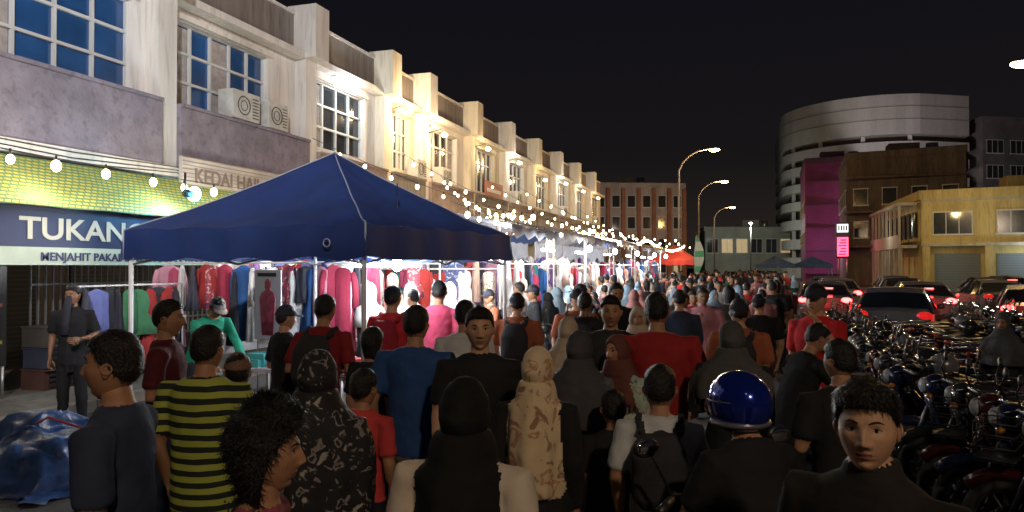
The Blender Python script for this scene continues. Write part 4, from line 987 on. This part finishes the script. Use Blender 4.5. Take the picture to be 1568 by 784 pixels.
person('man_in_navy_shirt',-2.20,2.13,112,h=1.76,top=NAVY,bottom=JEANS,hair='short',legs='walk',arms=('down','fwd'),hi=2,skin=0,hpitch=-4)
person('man_in_striped_shirt',-2.66,3.13,8,h=1.69,top=STR,bottom=JEANS,hair='short',arms=('down','bent'),bw=1.1)
person('woman_with_curly_hair',-1.30,1.76,-60,h=1.59,top=C('dusty_pink',(.26,.06,.08)),bottom=JEANS,hair='curly',fem=True,arms=('down','fwd'),hi=2,skin=0)
person('woman_in_floral_shawl',-1.79,2.79,10,h=1.64,top=FLB,bottom=BLACK,hijab=FLB,dress=True,fem=True,arms=('bent','down'),sleeve='long',drape=.66,bw=1.05)
person('child_in_coral_shirt',-2.10,3.74,-5,h=1.40,top=CORAL,bottom=BLACK,hair='short',headk=1.12,bw=1.02)
person('man_in_blue_shirt',-2.07,4.37,5,h=1.74,top=BLUE,bottom=BEIGE,hair='short',legs='walk',arms=('swing','fwd'),bw=1.1)
person('man_in_black_shirt',-1.50,4.04,196,h=1.76,top=BLACK,bottom=JEANS,hair='short',hyaw=5,arms=('down','fwd'),legs='walk',hi=2,skin=1)
person('woman_in_black_hijab',-.89,2.24,4,h=1.64,top=CREAM,bottom=BLACK,hijab=HB,dress=True,fem=True,sleeve='long',arms=('down','down'),drape=.55,bw=1.08,wide=.56)
person('woman_in_floral_hijab',-1.02,3.56,0,h=1.60,top=BLACK,bottom=BLACK,hijab=FLC,dress=True,fem=True,sleeve='long',drape=.66,wide=.62)
person('woman_in_dark_hijab',-1.0,4.42,-8,h=1.61,top=GREY,bottom=BLACK,hijab=HG,dress=True,fem=True,sleeve='long',drape=.5)
person('woman_in_green_floral_dress',-.84,4.9,150,h=1.55,top=FLG,bottom=FLG,hijab=HBR,dress=True,fem=True,sleeve='long',arms=('bent','down'),drape=.36,wide=.8)
person('man_in_dark_shirt',-1.04,5.72,192,h=1.77,top=C('charcoal',(.028,.028,.03)),bottom=BLACK,hair='short',arms=('down','bent'),legs='walk',bw=1.12)
person('man_in_red_shirt',-.63,5.26,4,h=1.81,top=C('deep_red',(.26,.02,.022)),bottom=JEANS,hair='short',legs='walk2',arms=('swing','fwd'),bw=1.2)
person('child_in_white_shirt',-.42,3.62,6,h=1.51,top=WHITEC,bottom=BLACK,hair='short',headk=1.08,pack=PKD)
person('woman_in_grey_hijab',-.12,5.0,-4,h=1.65,top=BLACK,bottom=BLACK,hijab=C('hijab_charcoal',(.07,.07,.065)),dress=True,fem=True,sleeve='long',drape=.4,bw=1.05,arms=('bent','down'))
person('child_in_dark_shirt',-.72,4.05,20,h=1.30,top=BLACK,bottom=BLACK,hair='short',headk=1.12)
JB=C('jacket_black',(.018,.016,.015))
person('man_in_black_jacket',.31,2.25,150,h=1.675,top=JB,bottom=BLACK,hair='quiff',sleeve='long',arms=('down','bent'),hi=2,skin=1,hyaw=16,hpitch=-2,bw=1.08,collar=JB)
person('man_beside_motorcycles',.45,4.25,20,h=1.61,top=BLACK,bottom=JEANS,hair='short',arms=('bent','bent'),hyaw=20)
person('motorcycle_rider',.06,3.10,40,z=-.12,h=1.68,top=BLACK,bottom=JEANS,hair=None,helmet=mat('helmet_blue',(.012,.03,.32),.14,.6,var=0,coat=1),legs='sit',arms=('bars','bars'),sleeve='short',lean=14,hpitch=-12,bw=.98,skin=0)
inst('motorcycle',MMs[5],(.06,3.10,0),rad(40))
person('man_in_bright_red_shirt',.55,7.0,148,h=1.84,top=C('bright_red',(.5,.022,.025)),bottom=JEANS,hair='short',arms=('face','down'),cap=CPD,skin=1)
person('man_in_maroon_shirt',-3.76,4.04,-60,h=1.77,top=MAROON,bottom=JEANS,hair='short',arms=('down','bent'))
person('shop_attendant',-7.85,6.93,-150,h=1.77,top=BLACK,bottom=BLACK,hair='short',arms=('bent','down'),vox=.015,skin=2,hyaw=-15)
person('vendor_in_green_shirt',-6.2,7.2,-110,h=1.75,top=TEAL,bottom=BLACK,hair='short',cap=C('cap_cream',(.4,.36,.3)),lean=30,arms=('reach','reach'),sleeve='long')
person('man_in_red_shirt_with_backpack',-3.45,6.74,5,h=1.80,top=RED,bottom=JEANS,hair='short',pack=C('pack_red',(.26,.02,.03)),arms=('bent','bent'))
person('man_in_maroon_vest',-3.33,5.23,10,h=1.77,top=C('dark_red',(.20,.018,.022)),bottom=BLACK,hair='short',arms=('bent','bent'),lean=8,pack=PKD)
person('youth_with_cap',-4.08,5.83,-30,h=1.64,top=BLACK,bottom=GREY,cap=CPD,hair='short',arms=('bent','hold'))
person('man_in_pink_shirt',-3.40,7.8,15,h=1.83,top=PINK,bottom=JEANS,hair='short',cap=C('cap_black',(.02,.02,.02)),arms=('bent','down'))
person('woman_in_black_top',-2.72,4.98,-10,h=1.53,top=BLACK,bottom=BLACK,hair='long',fem=True)
person('man_in_white_shirt',-2.21,5.59,15,h=1.72,top=WHITEC,bottom=BEIGE,hair='short',arms=('bent','down'))
person('child_with_light_cap',-2.95,3.75,40,h=1.46,top=C('olive',(.16,.13,.04)),bottom=BLACK,hair='short',headk=1.1,cap=C('cap_brown',(.18,.10,.07)))
person('woman_in_light_hijab',-1.39,5.75,5,h=1.6,top=BLACK,bottom=BLACK,hijab=HS,fem=True,dress=True,sleeve='long',wide=.9)
person('woman_in_light_hijab',-1.02,7.03,185,h=1.62,top=GREY,bottom=BLACK,hijab=HS,fem=True,dress=True,sleeve='long',wide=.9)
person('person_crouching_at_motorcycle',.25,5.9,-60,h=1.62,top=BLACK,bottom=BLACK,hair='short',lean=22,arms=('reach','reach'))
person('woman_beside_motorcycles',2.55,9.1,150,h=1.5,top=BLACK,bottom=BLACK,hijab=HG,fem=True,dress=True,sleeve='long',vox=.016,skin=2)
person('man_standing_by_shop',-8.6,8.2,-120,h=1.7,top=GREY,bottom=BLACK,hair='short',arms=('bent','bent'),vox=.016,skin=2)
print('near people done')
random.seed(3)
dk=[BLACK,BLACK,NAVY,GREY,MAROON,C('dark_green',(.02,.07,.045)),C('brownish',(.09,.055,.04)),BLACK,C('dark_blue',(.02,.035,.09))]
lt=[WHITEC,RED,BLUE,CREAM,C('rust',(.3,.09,.045)),C('pinkish',(.38,.16,.18)),C('lt_grey',(.3,.3,.32)),WHITEC]
HRO=C('hijab_rose',(.38,.18,.17)); HLB=C('hijab_ltblue',(.2,.28,.36))
def pick(): return random.choice(dk) if R()<.56 else random.choice(lt)
CBM=[]; NC=28
for i in range(NC):
    legs=random.choice(['stand','walk','walk2']); arm=(random.choice(['down','bent','fwd','swing']),random.choice(['down','bent','fwd','hold']))
    if i%5<2:
        hj=random.choice([HB,HS,HBR,HRO,HG,HLB,HS])
        mb,k=person_mesh(h=1.58,top=pick(),bottom=random.choice(dk[:5]),hijab=hj,dress=True,fem=True,sleeve='long',arms=arm,skin=random.choice([0,1,1]),vox=.02,hi=0,drape=U(.36,.55),hyaw=U(-30,30),wide=U(.7,1))
    else:
        mb,k=person_mesh(h=1.71,top=pick(),bottom=random.choice([JEANS,BLACK,GREY,BEIGE]),arms=arm,legs=legs,hair='short' if i%7 else 'long',skin=random.choice([0,1,2,1]),vox=.02,hi=0,bw=U(.93,1.15),sleeve=random.choice(['short','short','long']),cap=random.choice([None,None,None,CPD]),hyaw=U(-30,30),pack=random.choice([None,None,None,PKD]))
    CBM.append(mb.mesh('pedestrian_%d'%i,(0,0,0),k))
placed=[(-1.02,7.03),(.55,7.0),(-3.4,7.8),(.25,5.9)]
def tryp(x,y,yaw,mn,parent=None):
    for (a,b) in placed:
        if (a-x)**2+(b-y)**2<mn*mn: return False
    placed.append((x,y)); inst('pedestrian',CBM[random.randrange(NC)],(x,y,0),rad(yaw),parent,U(.90,1.05)); return True
for (x,y,i,yaw) in [(-2.4,7.6,2,10),(-1.71,7.86,3,0),(-.62,10.3,4,185),(-.3,11,7,0),(-.83,9.19,8,5),(-.1,6.8,2,0),(-4.1,8.6,9,70)]:
    placed.append((x,y)); inst('pedestrian',CBM[i],(x,y,0),rad(yaw))
n=0
for _ in range(900):
    if n>=72: break
    y=7.8+22*R()**1.1; x=U(-2.4,.25 if y<13 else .9) if y<18 else U(-3.6,1.0)
    if tryp(x,y,(U(-30,30) if R()<.5 else 180+U(-35,35)),.52): n+=1
for _ in range(160):
    y=U(10.5,34); tryp(U(-4.1,-3.0),y,90+U(-50,50),.6)
DC=empty('distant_crowd',(0,0,0)); n=0
for _ in range(1200):
    if n>=120: break
    y=30+42*R(); x=U(-4,1.8)
    if tryp(x,y,(U(-30,30) if R()<.5 else 180+U(-35,35)),.5,DC): n+=1

# ------------------------------------------------------------------ camera
cam=bpy.data.cameras.new('camera'); cam.lens=26; cam.sensor_width=36; cam.clip_end=1500; cam.clip_start=.05
co=bpy.data.objects.new('camera',cam); scene.collection.objects.link(co); co.location=(0,0,2.0)
co.rotation_euler=(rad(90.8),0,rad(17.9)); scene.camera=co
print('objects',len(bpy.data.objects))
